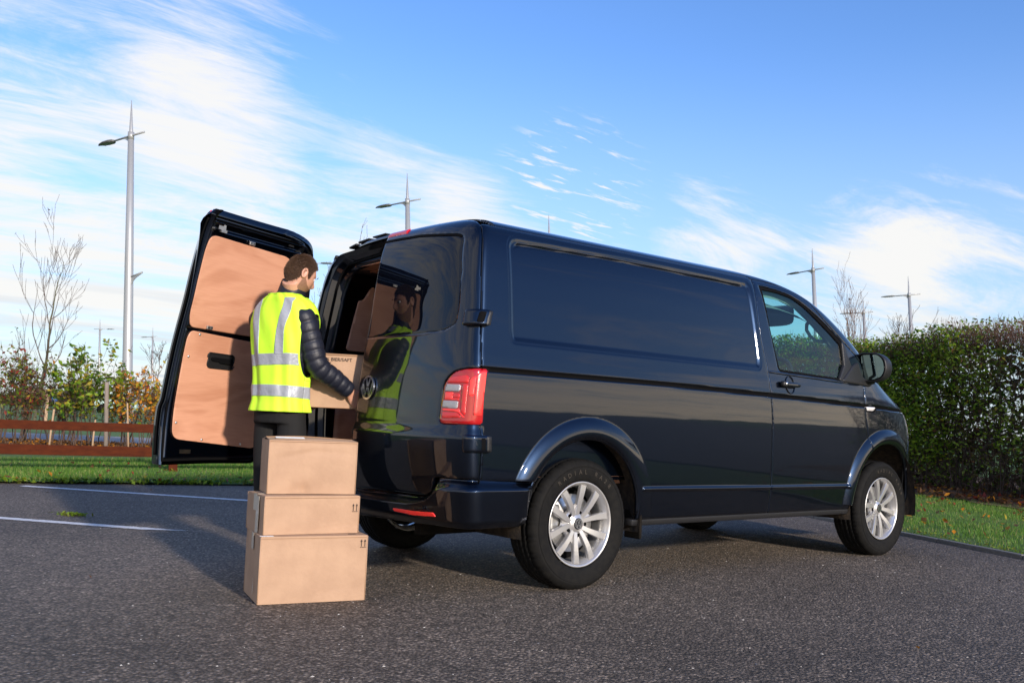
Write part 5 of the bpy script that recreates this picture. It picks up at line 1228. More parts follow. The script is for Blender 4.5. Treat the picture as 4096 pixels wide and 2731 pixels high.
# hedge base line
HB0=np.array([9.68,.85]); HBD=np.array([.231,.973])
hd=lambda x,y:(x-HB0[0])*HBD[1]-(y-HB0[1])*HBD[0]      # distance behind the hedge's front line
tsheet('litter_bed',np.linspace(7,16,150),np.linspace(-5,13,180),lambda x,y:np.minimum(hd(x,y)+.9+.12*np.sin(y*3)+.07*np.sin(y*8),3.2-hd(x,y)),LIT,lambda x,y:.040+.03*smooth(-.9,0,hd(x,y)))
# unseen dark sheet added beyond the verge so the van side reflects neutral tones
tsheet('added_reflection_sheet',np.linspace(6,160,60),np.linspace(-160,-2.5,60),lambda x,y:np.minimum(-lineA(x,y)-2.5,160-x),mat('added_sheet_tarmac',(.085,.08,.075),.9),.045)
# kerb edging
CONC=mat('concrete_edging',(.20,.19,.175),.85,noise=(30,.6,(.12,.11,.10)),bump=(80,.4))
kd=np.array([-.4202,-.9074]); kn=np.array([.9074,-.4202])
L0=0
for k_ in range(16):
    a=PCOR+kd*(k_*.915+.004); b=PCOR+kd*((k_+1)*.915-.004); c=(a+b)/2+kn*.027
    R_=np.array([[kd[0],kn[0],0],[kd[1],kn[1],0],[0,0,1]]); V,F=box((c[0],c[1],.006+.0015*math.sin(k_*2.3)),(.907,.050,.05),R_)
    if k_==0: KE=empty('kerb_edging',(0,0,0)); tag(KE,'thin concrete edging between the asphalt and the right grass verge','kerb')
    bevel(new_mesh('edging_slab',V,F,CONC,KE,smooth=False),.006)
# painted bay lines
WP=mat('worn_white_paint',(.78,.78,.78),.7,noise=(60,.55,(.30,.30,.31)),bump=(88,.5))
def bayline(p0,p1,w,taper=0):
    p0=np.array(p0);p1=np.array(p1); d=p1-p0; L_=np.linalg.norm(d); d/=L_; n_=np.array([-d[1],d[0]]); m_=int(L_/.03); V=[];F=[]
    for i in range(m_+1):
        t=i/m_; q=p0+d*L_*t; e1=w/2*(1+.06*math.sin(i*1.7)+.05*rng.standard_normal()); e2=w/2*(1+.06*math.cos(i*2.3)+.05*rng.standard_normal())
        if taper and t>1-.28/L_: e2=e2*max(.02,(1-t)*L_/.28)*1-(1-(1-t)*L_/.28)*w*.45
        V.append((*(q+n_*e1),.004)); V.append((*(q-n_*e2),.004))
    for i in range(m_): a=2*i; F.append((a,a+1,a+3,a+2))
    return new_mesh('bay_line',V,F,WP,None,smooth=False)
tag(bayline((-1.235,6.10),(1.72,2.28),.105),kind='structure'); tag(bayline((-3.97,5.83),(-1.03,2.04),.105,1),kind='structure')
# ================================================================= foliage helpers
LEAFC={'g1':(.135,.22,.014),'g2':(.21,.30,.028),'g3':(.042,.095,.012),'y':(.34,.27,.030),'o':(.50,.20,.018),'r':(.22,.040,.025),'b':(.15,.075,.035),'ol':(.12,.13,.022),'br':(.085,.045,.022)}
LM={k_:mat('leaf_'+{'g1':'green','g2':'light_green','g3':'dark_green','y':'yellow','o':'orange','r':'red','b':'tan','ol':'olive','br':'brown'}[k_],c_,.5,spec=.3,noise=(5,.6,tuple(min(1,v*1.45) for v in c_))) for k_,c_ in LEAFC.items()}
def translucent(m_,f_):
    t=m_.node_tree; b=t.nodes['Principled BSDF']; o_=[n for n in t.nodes if n.type=='OUTPUT_MATERIAL'][0]; tr=t.nodes.new('ShaderNodeBsdfTranslucent'); mx_=t.nodes.new('ShaderNodeMixShader'); mx_.inputs[0].default_value=f_
    l_=b.inputs['Base Color'].links
    if l_: t.links.new(l_[0].from_socket,tr.inputs[0])
    else: tr.inputs[0].default_value=b.inputs['Base Color'].default_value
    t.links.new(b.outputs[0],mx_.inputs[1]); t.links.new(tr.outputs[0],mx_.inputs[2]); t.links.new(mx_.outputs[0],o_.inputs[0])
for m_ in LM.values(): translucent(m_,.38)
BARK=mat('twig_bark',(.095,.062,.045),.85,noise=(40,.7,(.05,.034,.026))); BARKG=mat('mossy_bark',(.105,.105,.060),.85,noise=(18,.7,(.06,.055,.035))); BARKR=mat('red_twig_bark',(.14,.075,.048),.8,noise=(30,.6,(.09,.04,.03)))
BARKW=mat('pale_bark',(.34,.28,.24),.8,noise=(15,.8,(.16,.11,.09)))
def leaves(name,C,size,kinds,wts,parent=None,up=.35,elong=1.7,kind=None):
    """C: (n,3) centres; each leaf a folded diamond"""
    n=len(C); s_=size*(.65+.7*rng.random(n)); d=rng.standard_normal((n,3)); d[:,2]*=.7; d/=np.linalg.norm(d,axis=1)[:,None]
    w=rng.standard_normal((n,3)); w[:,2]+=up; w-=d*(w*d).sum(1)[:,None]; w/=np.linalg.norm(w,axis=1)[:,None]+1e-9; u_=np.cross(d,w)
    a=C-d*s_[:,None]*.5*elong; b=C+d*s_[:,None]*.5*elong; l=C+u_*s_[:,None]*.42+w*s_[:,None]*.12; r_=C-u_*s_[:,None]*.42+w*s_[:,None]*.12
    V=np.stack([a,l,b,r_],1).reshape(-1,3); i=np.arange(n)*4; F=np.concatenate([np.stack([i,i+1,i+2],1),np.stack([i,i+2,i+3],1)])
    mi=rng.choice(len(kinds),n,p=np.array(wts)/sum(wts)) if wts is not None else kinds[1]
    ks=kinds if wts is not None else kinds[0]
    o=new_mesh(name,V,F,[LM[k_] for k_ in ks],parent,smooth=False,midx=np.concatenate([mi,mi]))
    if kind: o['kind']=kind
    return o
class Tree:
    def __init__(s): s.a=[];s.b=[];s.ra=[];s.rb=[];s.tips=[];s.lv=[]
    def grow(s,p_,d,L_,r_,lv,maxlv,nb,spread,R,gr=.08,wig=.12,start=.25):
        seg=max(3,int(L_/ (.16 if lv==0 else .10))); q=np.array(p_,float); d=np.array(d,float)/np.linalg.norm(d); st=[]
        for i in range(seg):
            d2=d+np.array([R.gauss(0,wig),R.gauss(0,wig),R.gauss(0,wig*.6)+gr*(lv>0)]); d2/=np.linalg.norm(d2); r1=r_*(1-(i+1)/seg*.88); q2=q+d2*L_/seg
            s.a.append(q);s.b.append(q2);s.ra.append(r_*(1-i/seg*.88));s.rb.append(r1);s.lv.append(lv); st.append((q2,d2,(i+1)/seg,r1)); q=q2; d=d2 if lv>0 else (d*.6+d2*.4)
        s.tips.append(q)
        if lv<maxlv:
            for j in range(nb[lv]):
                t=start+(1-start)*(j+R.random()*.8)/nb[lv] if lv==0 else .2+.8*R.random(); k_=min(int(t*seg),seg-1); p2,dd,tt,rr_=st[k_]
                az=R.random()*6.28 if lv else j*2.4+R.random(); side_=np.cross(dd,[math.cos(az),math.sin(az),.3]); side_/=np.linalg.norm(side_)+1e-9
                nd_=dd*math.cos(spread[lv])+side_*math.sin(spread[lv]); ll=L_*(.50-.30*tt if lv==0 else .5)*(.7+.6*R.random())
                s.grow(p2,nd_,ll,rr_*(.55 if lv==0 else .62),lv+1,maxlv,nb,spread,R,gr,wig)
    def build(s,par,mt,trunk_mt=None,minr=.0018):
        lv=np.array(s.lv); A_=np.array(s.a);B_=np.array(s.b);ra=np.maximum(np.array(s.ra),minr);rb=np.maximum(np.array(s.rb),minr*.8)
        k_=lv==0; sticks('trunk',A_[k_],B_[k_],ra[k_],rb[k_],trunk_mt or mt,par,8); o=sticks('crown',A_[~k_],B_[~k_],ra[~k_],rb[~k_],mt,par,4); return o
def bare_tree(px,D,h,r_,label,seed,mt,tm=None,nb=(16,6,3),sp=(.75,.6,.5),minr=.006,leafy=None,start=.2,group=None,dz0=0,maxlv=3,gr=.10,x=None):
    p_=at_(px,D); p_[2]+=dz0; e=empty('bare_tree',p_,label,'tree',group); T_=Tree(); R=random.Random(seed); T_.grow((0,0,-.05),GV,h,r_,0,maxlv,nb,sp,R,gr=gr,wig=.07,start=start); T_.build(e,mt,tm,minr)
    if leafy: 
        tp=np.array(T_.tips); sel=tp[rng.random(len(tp))<leafy]; 
        if len(sel): leaves('leaves',sel,.06,['br','b'],[2,1],e)
    return e
# ================================================================= post and rail fence
FW=mat('red_brown_fence_stain',(.085,.019,.006),.85,spec=.15,noise=(5,.7,(.045,.010,.005),(1,6,6)),bump=(30,.3,(1,10,10)))
fe=empty('timber_fence',(0,0,0),'low red-brown post and rail timber fence along the far grass edge','fence')
fd=np.array([1,-.27,0])/math.hypot(1,.27); fn=np.array([.27,1,0])/math.hypot(1,.27); fp=np.array([.735,7.36,0]); RF=np.column_stack([fd,fn,GV])
for k_ in range(-2,3):
    c=fp+fd*2.70*k_; zz0=float(gz(c[0],c[1]))
    V,F=box(c+GV*(zz0+.35)+fn*.05,(.105,.075,.86),RF); bevel(new_mesh('fence_post',V,F,FW,fe,smooth=False),.004)
for k_ in range(-2,2):
    for (z,h_) in ((.590,.108),(.297,.122)):
        c=fp+fd*(2.70*k_+1.35)+np.array([0,0,z]); V,F=box(c,(2.696,.035,h_),np.column_stack([fd,fn,[0,0,1]])); bevel(new_mesh('fence_rail',V,F,FW,fe,smooth=False),.004)
# ================================================================= street lamps
GALV=mat('galvanised_lamp_paint',(.36,.37,.38),.45,.35); LHD=mat('lamp_head_grey',(.10,.105,.105),.5); LGL=mat('lamp_glass',(.16,.17,.17),.2)
def lamp(px,D,label,flip=1,H=10.0,bracket=False,dirm=(1.0,.60),base_dz=0):
    p_=at_(px+14,D); p_[2]+=base_dz; e=empty('street_lamp',p_,label,'street lamp','tall street lamps beyond the car park')
    Rm=np.array(GROT)
    add=lambda nm,vf,mt,par=e,sm=True:new_mesh(nm,np.asarray(vf[0])@Rm.T,vf[1],mt,par,smooth=sm)
    add('pole',tube([(0,0,-.2),(0,0,1.2),(0,0,1.25),(0,0,5.0),(0,0,8.8)],[.165,.160,.150,.125,.088],20),GALV)
    add('base_sleeve',tube([(0,0,-.2),(0,0,.75),(0,0,.80)],[.185,.185,.16],20),GALV)
    add('spire',tube([(0,0,8.95),(0,0,9.0),(0,0,H)],[.075,.06,.008],12),GALV)
    add('collar',tube([(0,0,8.75),(0,0,8.98)],[.095,.095],16),GALV)
    ad=np.array([-RDn[0]*dirm[0]*flip+FDn[0]*dirm[1],-RDn[1]*dirm[0]*flip+FDn[1]*dirm[1],0]); ad/=np.linalg.norm(ad); z0=8.86
    add('arm',tube([-ad*.62+[0,0,z0+.02],ad*.05+[0,0,z0+.01],ad*.95+[0,0,z0-.02]],[.030,.034,.028],8),GALV)
    sd_=np.cross(ad,[0,0,1]); V,F=prism([(.08,-.02),(.50,.0),(.30,-.05),(.16,-.11),(.08,-.24)],-.012,.012,lambda a,b,c:ad*a+np.array([0,0,z0+b])+sd_*c); add('gusset',(V,F),GALV,e,False)
    R=[]
    for t,w_,h_ in ((.80,.05,.04),(.86,.10,.055),(1.0,.15,.055),(1.25,.155,.045),(1.45,.10,.03),(1.58,.02,.012)):
        c=ad*t+np.array([0,0,z0-.025]); R.append(np.array([c+sd_*w_+[0,0,-.01],c+sd_*w_*.7+[0,0,h_],c-sd_*w_*.7+[0,0,h_],c-sd_*w_+[0,0,-.01],c+[0,0,-.022]]))
    hdo=add('lamp_head',loft(R),LHD); V,F=box(ad*1.15+np.array([0,0,z0-.045]),(.5,.2,.012),np.column_stack([ad,sd_,[0,0,1]])); add('lamp_glass',(V,F),LGL,hdo,False)
    if bracket:
        b_=-ad; add('bracket',tube([b_*.08+[0,0,4.46],b_*.62+[0,0,4.55]],[.03,.03],8),GALV); V,F=prism([(.1,0),(.60,.08),(.35,-.02),(.2,-.12),(.1,-.26)],-.01,.01,lambda a,b,c:b_*a+np.array([0,0,4.44+b])+sd_*c); add('bracket_gusset',(V,F),GALV,e,False)
    return e
lamp(290,28,'nearest and tallest street lamp, pale pole left of the open van door',bracket=True)
lamp(937,35.5,'street lamp rising just behind the rear end of the van roof',dirm=(1,.6))
lamp(1266,42,'street lamp of which only the thin spire shows above the van roof')
lamp(1878,47.5,'street lamp standing behind the van cab, arms tilted to the left',dirm=(1,1.2))
lamp(2098,55,'street lamp rising out of the hedge right of the van',dirm=(1,.35))
lamp(223,104,'small far street lamp just left of the nearest lamp pole',flip=-1,dirm=(1,.1))
lamp(345,112,'small far street lamp between nearest lamp pole and van door',flip=1,dirm=(1,.2))
lamp(700,52,'street lamp mostly hidden, its head peeping out between door and van',flip=-1,dirm=(1,.1))
lamp(1990,64,'distant street lamp whose head shows left of the pale bare tree',dirm=(1,.2))
# ================================================================= bare trees
bare_tree(90,25,4.75,.050,'tall bare young tree with mossy trunk at the far left','3a',BARK,BARKG,nb=(13,4,2),sp=(.95,.6,.5),minr=.0045,leafy=.03,start=.12,gr=.13)
bare_tree(372,34,2.6,.03,'thin bare sapling showing beside the edge of the open door','b7',BARK,nb=(8,4,3),sp=(.5,.5,.5),minr=.007)
bare_tree(748,24,3.7,.03,'thin bare sapling seen between the open door and the van','c1',BARK,nb=(14,5,3),sp=(.7,.55,.5),minr=.0045)
bare_tree(866,24,4.75,.03,'bare sapling whose top twig pokes above the van roof edge','d1',BARK,nb=(5,3,2),sp=(.45,.5,.5),minr=.0045)
bare_tree(2003,38,5.9,.085,'pale trunked bare tree rising behind the hedge beside the windscreen','e5',BARKR,BARKW,nb=(16,4,2),sp=(.5,.5,.5),minr=.0055,leafy=.06,start=.35,gr=.13)
bare_tree(2090,42,4.9,.04,'faint bare tree behind the hedge, just left of the right-hand lamp','f2',BARK,nb=(9,4,3),sp=(.4,.5,.5),minr=.008,start=.5,gr=.12)
bare_tree(2160,42,4.7,.04,'faint bare tree behind the hedge, just right of the right-hand lamp','g3',BARK,nb=(8,4,2),sp=(.35,.5,.5),minr=.008,start=.5,gr=.1)
bare_tree(1955,30,3.3,.03,'bare brown sapling right behind the van windscreen','h4',BARK,nb=(9,4,2),sp=(.5,.5,.5),minr=.005,start=.5)
# ================================================================= planted shrub row on the left
def shrub(px,D,h,w,ns,nl,kinds,wts,label,seed,mt=BARK,lsz=.045,low=.15,topb=.0,name='shrub'):
    R=random.Random(seed); p_=at_(px,D); e=empty(name,p_,label,'shrub','young shrubs in the mulch bed'); T_=Tree()
    for i in range(ns):
        a=R.random()*6.28; b=R.random()*.30; T_.grow((math.cos(a)*w*.18,math.sin(a)*w*.18,0),(math.cos(a)*b,math.sin(a)*b,1),h*(.65+.4*R.random()),.010,0,2,(7,3),(.55,.6),R,gr=.05,wig=.09,start=.2)
    lv=np.array(T_.lv); A_=np.array(T_.a);B_=np.array(T_.b); ra=np.maximum(np.array(T_.ra),.0024); rb=np.maximum(np.array(T_.rb),.0020)
    k_=lv==0; sticks('stems',A_[k_],B_[k_],ra[k_],rb[k_],mt,e,5,kind='stuff'); sticks('twigs',A_[~k_],B_[~k_],ra[~k_],rb[~k_],mt,e,4,kind='stuff')
    if nl:
        q=(A_+B_)/2; hh=q[:,2]/h; wt=np.clip((hh-low)/.3,0,1)+topb*hh; wt*= (lv>0)*1.0+.25; wt/=wt.sum(); idx=rng.choice(len(q),nl,p=wt); C=q[idx]+rng.standard_normal((nl,3))*.035
        leaves('leaves',C,lsz,kinds,wts,e)
    return e
D0=15.9
shrub(5,D0,1.45,.9,7,620,['r','br','ol','g1','y'],[2,2,5,2,1],'shrub with dark red and olive leaves at the left picture edge',1)
shrub(38,D0-.2,1.35,.9,8,560,['r','b','ol','g1'],[3,2,4,2],'dense shrub with red-tinted leaves, second from the left edge',2)
shrub(72,D0+.2,1.42,.8,7,430,['ol','r','b','g1'],[4,3,2,2],'shrub with olive and red leaves left of the tall bare tree trunk',3)
shrub(112,D0-.1,1.2,.8,6,330,['y','ol','r','o'],[3,4,2,1],'thin yellowing shrub at the foot of the tall bare tree',4)
shrub(150,D0+.1,1.28,.8,7,170,['ol','g1','o'],[3,4,1],'nearly leafless grey shrub right of the small road signs',5)
shrub(172,D0+.4,1.05,.7,7,40,['b','br'],[1,1],'bare purple-brown twiggy bush between two leafy shrubs',6,BARKR)
shrub(212,D0-.2,1.55,1.0,9,860,['g1','g3','g2','y'],[5,4,2,2],'full green shrub with yellow lower leaves left of the grey post',7,lsz=.055)
shrub(246,D0,1.48,.8,7,520,['g1','ol','g2','y'],[4,3,2,2],'green shrub with broad olive leaves directly behind the grey post',8,lsz=.06,topb=1.0)
shrub(290,D0+.3,1.25,.8,6,260,['g1','o','ol','r'],[3,3,3,1],'sparse shrub in front of the nearest lamp pole',9)
shrub(325,D0-.1,1.12,.9,8,560,['o','y','g1','r'],[6,3,1,1],'bright orange shrub between the lamp pole and the van door',10)
shrub(352,D0+.1,1.05,.9,8,520,['o','y','b','g1'],[5,4,1,1],'orange and yellow shrub touching the edge of the open door',11)
shrub(392,D0,1.0,.9,7,300,['o','y','b'],[4,3,2],'orange shrub mostly hidden behind the open van door',12)
# wire fence with stakes
WOODP=mat('pale_stake_wood',(.42,.29,.18),.8,noise=(20,.6,(.28,.18,.11))); WOODG=mat('grey_weathered_post',(.24,.20,.17),.85,noise=(12,.7,(.14,.12,.10),(1,1,.3)))
def stake(px,D,h,r_,mt,label,lean=(0,0),cat='stake',nm='wooden_stake'):
    p_=at_(px,D); V,F=tube([(0,0,-.1),(lean[0]*.5,lean[1]*.5,h*.5),(lean[0],lean[1],h-.01),(lean[0],lean[1],h)],[r_,r_,r_,r_*.8],8,sq=(1,.7)); V=V@np.array(GROT).T
    o=new_mesh(nm,V,F,mt); o.location=p_; return tag(o,label,cat,'stakes and posts in the shrub bed')
stake(261,D0-.4,1.13,.036,WOODG,'thick grey round post standing among the green shrubs',nm='wooden_post',cat='post')
stake(229,D0-1.0,.52,.014,WOODP,'pale thin stake leaning left of the green shrub',lean=(.05,0)); stake(16,D0-.6,.62,.014,WOODP,'pale short stake near the left picture edge')
stake(130,D0-1.0,.66,.016,WOODP,'leaning pale stake below the small blue sign',lean=(.07,-.02)); stake(313,D0-.5,.80,.014,WOODP,'slim pale stake under the orange shrub',lean=(-.03,0))
stake(75,D0+.4,.80,.018,WOODP,'pale square stake behind the red-leaved shrubs'); stake(165,D0+.6,.60,.016,WOODG,'short dark stake beside the bare twiggy bush')
WIRE=mat('fence_wire',(.22,.22,.22),.6,.4)
we=empty('wire_fence',(0,0,0),'thin wire strained through the shrub row at waist height','fence')
for z in (.60,):
    pts=[at_(q,D0-.3)+[0,0,z+.012*math.sin(q*.05)] for q in range(-60,420,20)]; V,F=tube(pts,.002,5); new_mesh('wire',V,F,WIRE,we)
# timber frame, signs far off
p_=at_(118,24); e=empty('timber_gate_frame',p_,'pale timber post with crosspiece seen through the shrubs','gate post')
V,F=box((0,0,.42),(.07,.07,.86)); new_mesh('post',V,F,WOODP,e,smooth=False)
rd3=np.array([RDn[0],RDn[1],0]); V,F=box(-rd3*.30+np.array([0,0,.90]),(.90,.06,.09),np.column_stack([rd3,np.array([FDn[0],FDn[1],0]),[0,0,1]])); new_mesh('crosspiece',V,F,WOODP,e,smooth=False)
SR=mat('sign_red',(.55,.02,.03),.5); SW=mat('sign_white',(.75,.75,.75),.5); SB=mat('sign_blue',(.02,.12,.42),.5)
f3=np.array([FDn[0],FDn[1],0])
def disc(e,nm,r_,off,mt,z,seg=28):
    n=seg; C=[rd3*r_*math.cos(t)+np.array([0,0,z+r_*math.sin(t)]) for t in np.linspace(0,2*np.pi,n,endpoint=False)]; V=[c-f3*off for c in C]+[c-f3*(off-.01) for c in C]
    return new_mesh(nm,V,[tuple(range(n)),tuple(range(n,2*n))[::-1]]+[(i,(i+1)%n,(i+1)%n+n,i+n) for i in range(n)],mt,e,smooth=False)
p_=at_(114,60); e=empty('road_sign',p_,'small round red-rimmed sign with a dark horse symbol','road sign')
disc(e,'sign_plate',.175,.03,SR,.60); disc(e,'sign_face',.125,.035,SW,.60)
hp=[(-.09,.02),(-.07,.045),(.03,.045),(.055,.085),(.085,.07),(.075,.05),(.06,.035),(.055,.0),(.06,-.07),(.04,-.07),(.035,-.01),(-.045,-.01),(-.05,-.07),(-.07,-.07),(-.075,-.0)]
V,F=prism(hp,.036,.040,lambda a,b,c:rd3*a+np.array([0,0,.60+b])-f3*c); new_mesh('sign_symbol',V,F,BLACK,e,smooth=False)
V,F=tube([(0,0,-.1),(0,0,.72)],.03,8); new_mesh('sign_post',V,F,GALV,e)
p_=at_(136,60); e=empty('road_sign',p_,'small blue rectangular sign with white marks beside the round sign','road sign')
R_=np.column_stack([rd3,f3,[0,0,1]]); V,F=box(np.array([0,0,.56])-f3*.03,(.34,.015,.26),R_); new_mesh('sign_plate',V,F,SB,e,smooth=False)
V,F=join([box(rd3*a+np.array([0,0,.56+b])-f3*.040,(w_,.004,h_),R_) for a,b,w_,h_ in ((-.10,-.02,.06,.11),(-.10,.06,.04,.04),(.0,-.03,.05,.10),(.0,.04,.035,.035),(.10,0,.07,.03))]); new_mesh('sign_marks',V,F,SW,e,smooth=False)
V,F=tube([(0,0,-.1),(0,0,.68)],.03,8); new_mesh('sign_post',V,F,GALV,e)
# parked pale car far away, seen through the shrubs
p_=at_(288,48); e=empty('parked_car',p_,'tiny pale green car far off behind the lamp pole','car'); CARP=mat('pale_green_car_paint',(.50,.68,.62),.4,coat=.6)
prof=[(-1.9,.25),(-1.95,.65),(-1.75,.85),(-1.2,.92),(-.75,1.38),(.55,1.42),(1.15,.98),(1.85,.80),(1.95,.55),(1.9,.25)]
V,F=prism(prof,-.80,.80,lambda a,b,c:rd3*a*.55+f3*c+np.array([0,0,b*.75])); bevel(new_mesh('body',V,F,CARP,e,smooth=False),.04)
V,F=prism([(-1.05,.93),(-.7,1.32),(.5,1.34),(.95,1.0)],-.81,-.805,lambda a,b,c:rd3*a*.55+f3*c+np.array([0,0,b*.75])); new_mesh('window',V,F,PANE,e,smooth=False)
for a in(-1.2,1.2):
    V,F=lathe([(.0001,-.02),(.24,-.02),(.24,.15)],20); V=np.asarray(V); V=V[:,[0]]*rd3+V[:,[1]]*f3+V[:,[2]]*np.array([[0,0,1.]]); new_mesh('wheel',V+rd3*a*.55-f3*.80+np.array([0,0,.22]),F,TYRE,e)
# far hedge and woodland edge
n=15000; a=rng.random(n)*1700-700; Dd=95+rng.random(n)*14; hgt=(.9+1.3*np.abs(np.sin(a*.011)*np.cos(a*.027+1)))*(.6+.6*rng.random(n)); P0=np.array([at_(q,d_) for q,d_ in zip(a,Dd)]); P1=P0+np.c_[rng.standard_normal(n)*.45,rng.standard_normal(n)*.45,hgt]
FARW=mat('far_twigs',(.105,.085,.082),.9,noise=(.4,.8,(.055,.06,.045)))
o=sticks('far_hedgerow',P0-[0,0,.3],P1,.035,.016,FARW,None,3); tag(o,'low grey-brown hedgerow along the far edge of the field','hedgerow',kind='stuff')
n=9000; a=rng.random(n)*1700-700; C=np.array([at_(q,d_) for q,d_ in zip(a,92+rng.random(n)*6)])+np.c_[np.zeros(n),np.zeros(n),rng.random(n)**1.5*1.1]
o=leaves('far_undergrowth',C,.30,['g3','br','ol'],[3,3,1]); tag(o,'dark undergrowth at the foot of the far hedgerow','undergrowth',kind='stuff')
# ================================================================= big hedge on the right
BARKD=mat('dark_bark',(.045,.030,.022),.9)
he=empty('hedge',(0,0,0),'tall mixed green hedge with bare brown twigs on top, right of the van','hedge')
def hpt(s_,dpt,z):   # along, behind the front line, height
    return np.stack([HB0[0]+HBD[0]*s_+HBD[1]*dpt, HB0[1]+HBD[1]*s_-HBD[0]*dpt, z],-1)
def vnoise(x,z,s0=0):
    return (np.sin(x*1.9+z*1.3+s0)+np.sin(x*3.7-z*2.9+1.7+s0)+np.sin(x*7.3+z*5.1+.3)*.7+np.sin(x*12.1-z*9.7+2.2+s0)*.5)/3.2
n=300000; s_=rng.random(n)*15-5.5; z=rng.random(n)**.9*2.45; dp_=rng.random(n)**1.6*1.5-.10
face=.16*vnoise(s_,z)+.30*smooth(.9,.0,z)-.10*smooth(1.8,2.4,z)*0
dens=.56+.50*vnoise(s_,z,2.)+.25*smooth(6,-1,np.abs(s_-3.2))-.30*smooth(.8,.1,z)-.35*smooth(2.05,2.5,z)-.55*smooth(1.6,-.9,s_)*smooth(.2,1.6,z)+.12*smooth(.8,1.4,z)
dens=np.clip(dens,.03,1)**1.3; dens=np.where(s_<1.2,dens*.80,dens); keep=(rng.random(n)<dens*.62)&(dp_<.9)
zt=2.42+.10*np.sin(s_*1.7)+.05*np.sin(s_*6.1)+.05*smooth(1,-1,s_); keep&=(z<zt-.02)
s_,z,dp_,face=s_[keep],z[keep],dp_[keep],face[keep]; C=hpt(s_,dp_+face,z)+np.c_[np.zeros(len(s_)),np.zeros(len(s_)),gz(*hpt(s_,dp_,z)[:,:2].T)]
yl=vnoise(s_*1.3,z*1.2,5.); rr_=rng.random(len(s_)); mi=np.where(rr_<.46,0,np.where(rr_<.74,1,2)); mi=np.where((yl>.35)&(rng.random(len(s_))<.30),3,mi); mi=np.where((s_<1.3)&(rng.random(len(s_))<.22),3,mi); mi=np.where(rng.random(len(s_))<.035,5,mi); mi=np.where(rng.random(len(s_))<.02,4,mi)
o=leaves('foliage',C,.034,(['g1','g2','g3','ol','y','b'],mi),None,he,up=.6); o['kind']='stuff'
# darker inner leaves and stems
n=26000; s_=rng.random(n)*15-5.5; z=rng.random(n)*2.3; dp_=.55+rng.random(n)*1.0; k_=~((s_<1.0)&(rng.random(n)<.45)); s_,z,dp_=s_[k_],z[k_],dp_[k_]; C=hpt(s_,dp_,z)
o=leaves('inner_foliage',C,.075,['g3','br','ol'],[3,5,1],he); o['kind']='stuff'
n=420; s_=rng.random(n)*15-5.5; P0=hpt(s_,rng.random(n)*1.0+.1,np.full(n,.0)); P1=P0+np.c_[rng.standard_normal(n)*.25,rng.standard_normal(n)*.35,1.2+rng.random(n)*1.1]; o=sticks('stems',P0,P1,.010,.004,BARKD,he,5); o['kind']='stuff'
n=30000; s_=rng.random(n)*15-5.5; z=rng.random(n)**1.25*2.2; P0=hpt(s_,rng.random(n)*.9+.05,z); P1=P0+rng.standard_normal((n,3))*np.array([.13,.13,.15]); o=sticks('twigs',P0,P1,.0034,.0022,BARK,he,3); o['kind']='stuff'
n=15000; s_=rng.random(n)*15-5.5; zt=2.30+.10*np.sin(s_*1.7)+.05*np.sin(s_*6.1)+.05*smooth(1,-1,s_); P0=hpt(s_,rng.random(n)*1.2-.02,zt-.22*rng.random(n)); L_=.10+.17*rng.random(n)**2; P1=P0+np.c_[rng.standard_normal(n)*.05,rng.standard_normal(n)*.05,L_]; o=sticks('top_twigs',P0,P1,.0032,.0018,BARKR,he,3); o['kind']='stuff'
n=5200; s_=rng.random(n)*15-5.5; C=hpt(s_,rng.random(n)*1.2-.02,2.30+rng.random(n)*.22+.10*np.sin(s_*1.7)); mi=np.where(s_>2.2,rng.choice(3,n,p=[.5,.35,.15]),rng.choice([2,0,4],n)); o=leaves('top_leaves',C,.030,(['g1','g2','b','r','ol'],mi),None,he); o['kind']='stuff'
# a few large yellow leaves hanging in front at the right
for k_,(s1,z1,q) in enumerate(((-1.02,1.02,.10),(-1.14,.99,.085),(-.95,1.06,.07),(-1.2,1.05,.07),(-1.25,2.45,.07),(-1.15,1.63,.055),(-.62,1.70,.05),(-.86,1.86,.05))):
    leaves('large_leaf',hpt(np.array([s1]),np.array([-.22]),np.array([z1])),q,(['y','o'],np.array([k_%3==2],int)),None,he,elong=1.2)
# ================================================================= grass, weeds, litter
def grass(name,n,gen,hmin,hmax,w,label):
    x,y=gen(n); n=len(x); z=gz(x,y)+.018; h_=hmin+(hmax-hmin)*rng.random(n)**1.3; a=rng.random(n)*6.283; ln=rng.random(n)*.6; b=rng.random(n)*6.283
    P0=np.c_[x,y,z]; wv=np.c_[np.cos(a),np.sin(a),np.zeros(n)]*w*.5; T_=P0+np.c_[np.cos(b)*ln*h_,np.sin(b)*ln*h_,h_]
    V=np.stack([P0-wv,P0+wv,T_],1).reshape(-1,3); i=np.arange(n)*3; F=np.stack([i,i+1,i+2],1); mi=rng.choice(4,n,p=[.42,.30,.20,.08])
    o=new_mesh(name,V,F,[GR1,GR2,GR3,GR4],None,smooth=False,midx=mi); return tag(o,label,'grass',kind='stuff')
GR1=mat('grass_blade_green',(.085,.205,.018),.55); GR2=mat('grass_blade_light',(.140,.270,.030),.55); GR3=mat('grass_blade_dark',(.055,.135,.014),.6); GR4=mat('grass_blade_straw',(.30,.27,.10),.7)
for m_ in (GR1,GR2,GR3): translucent(m_,.35)
def genL(n):
    s_=rng.random(n)*9-4.3; d_=rng.random(n)**.8*3.6; x=s_; y=6.1-.27*x+d_+.02*rng.standard_normal(n); return x,y
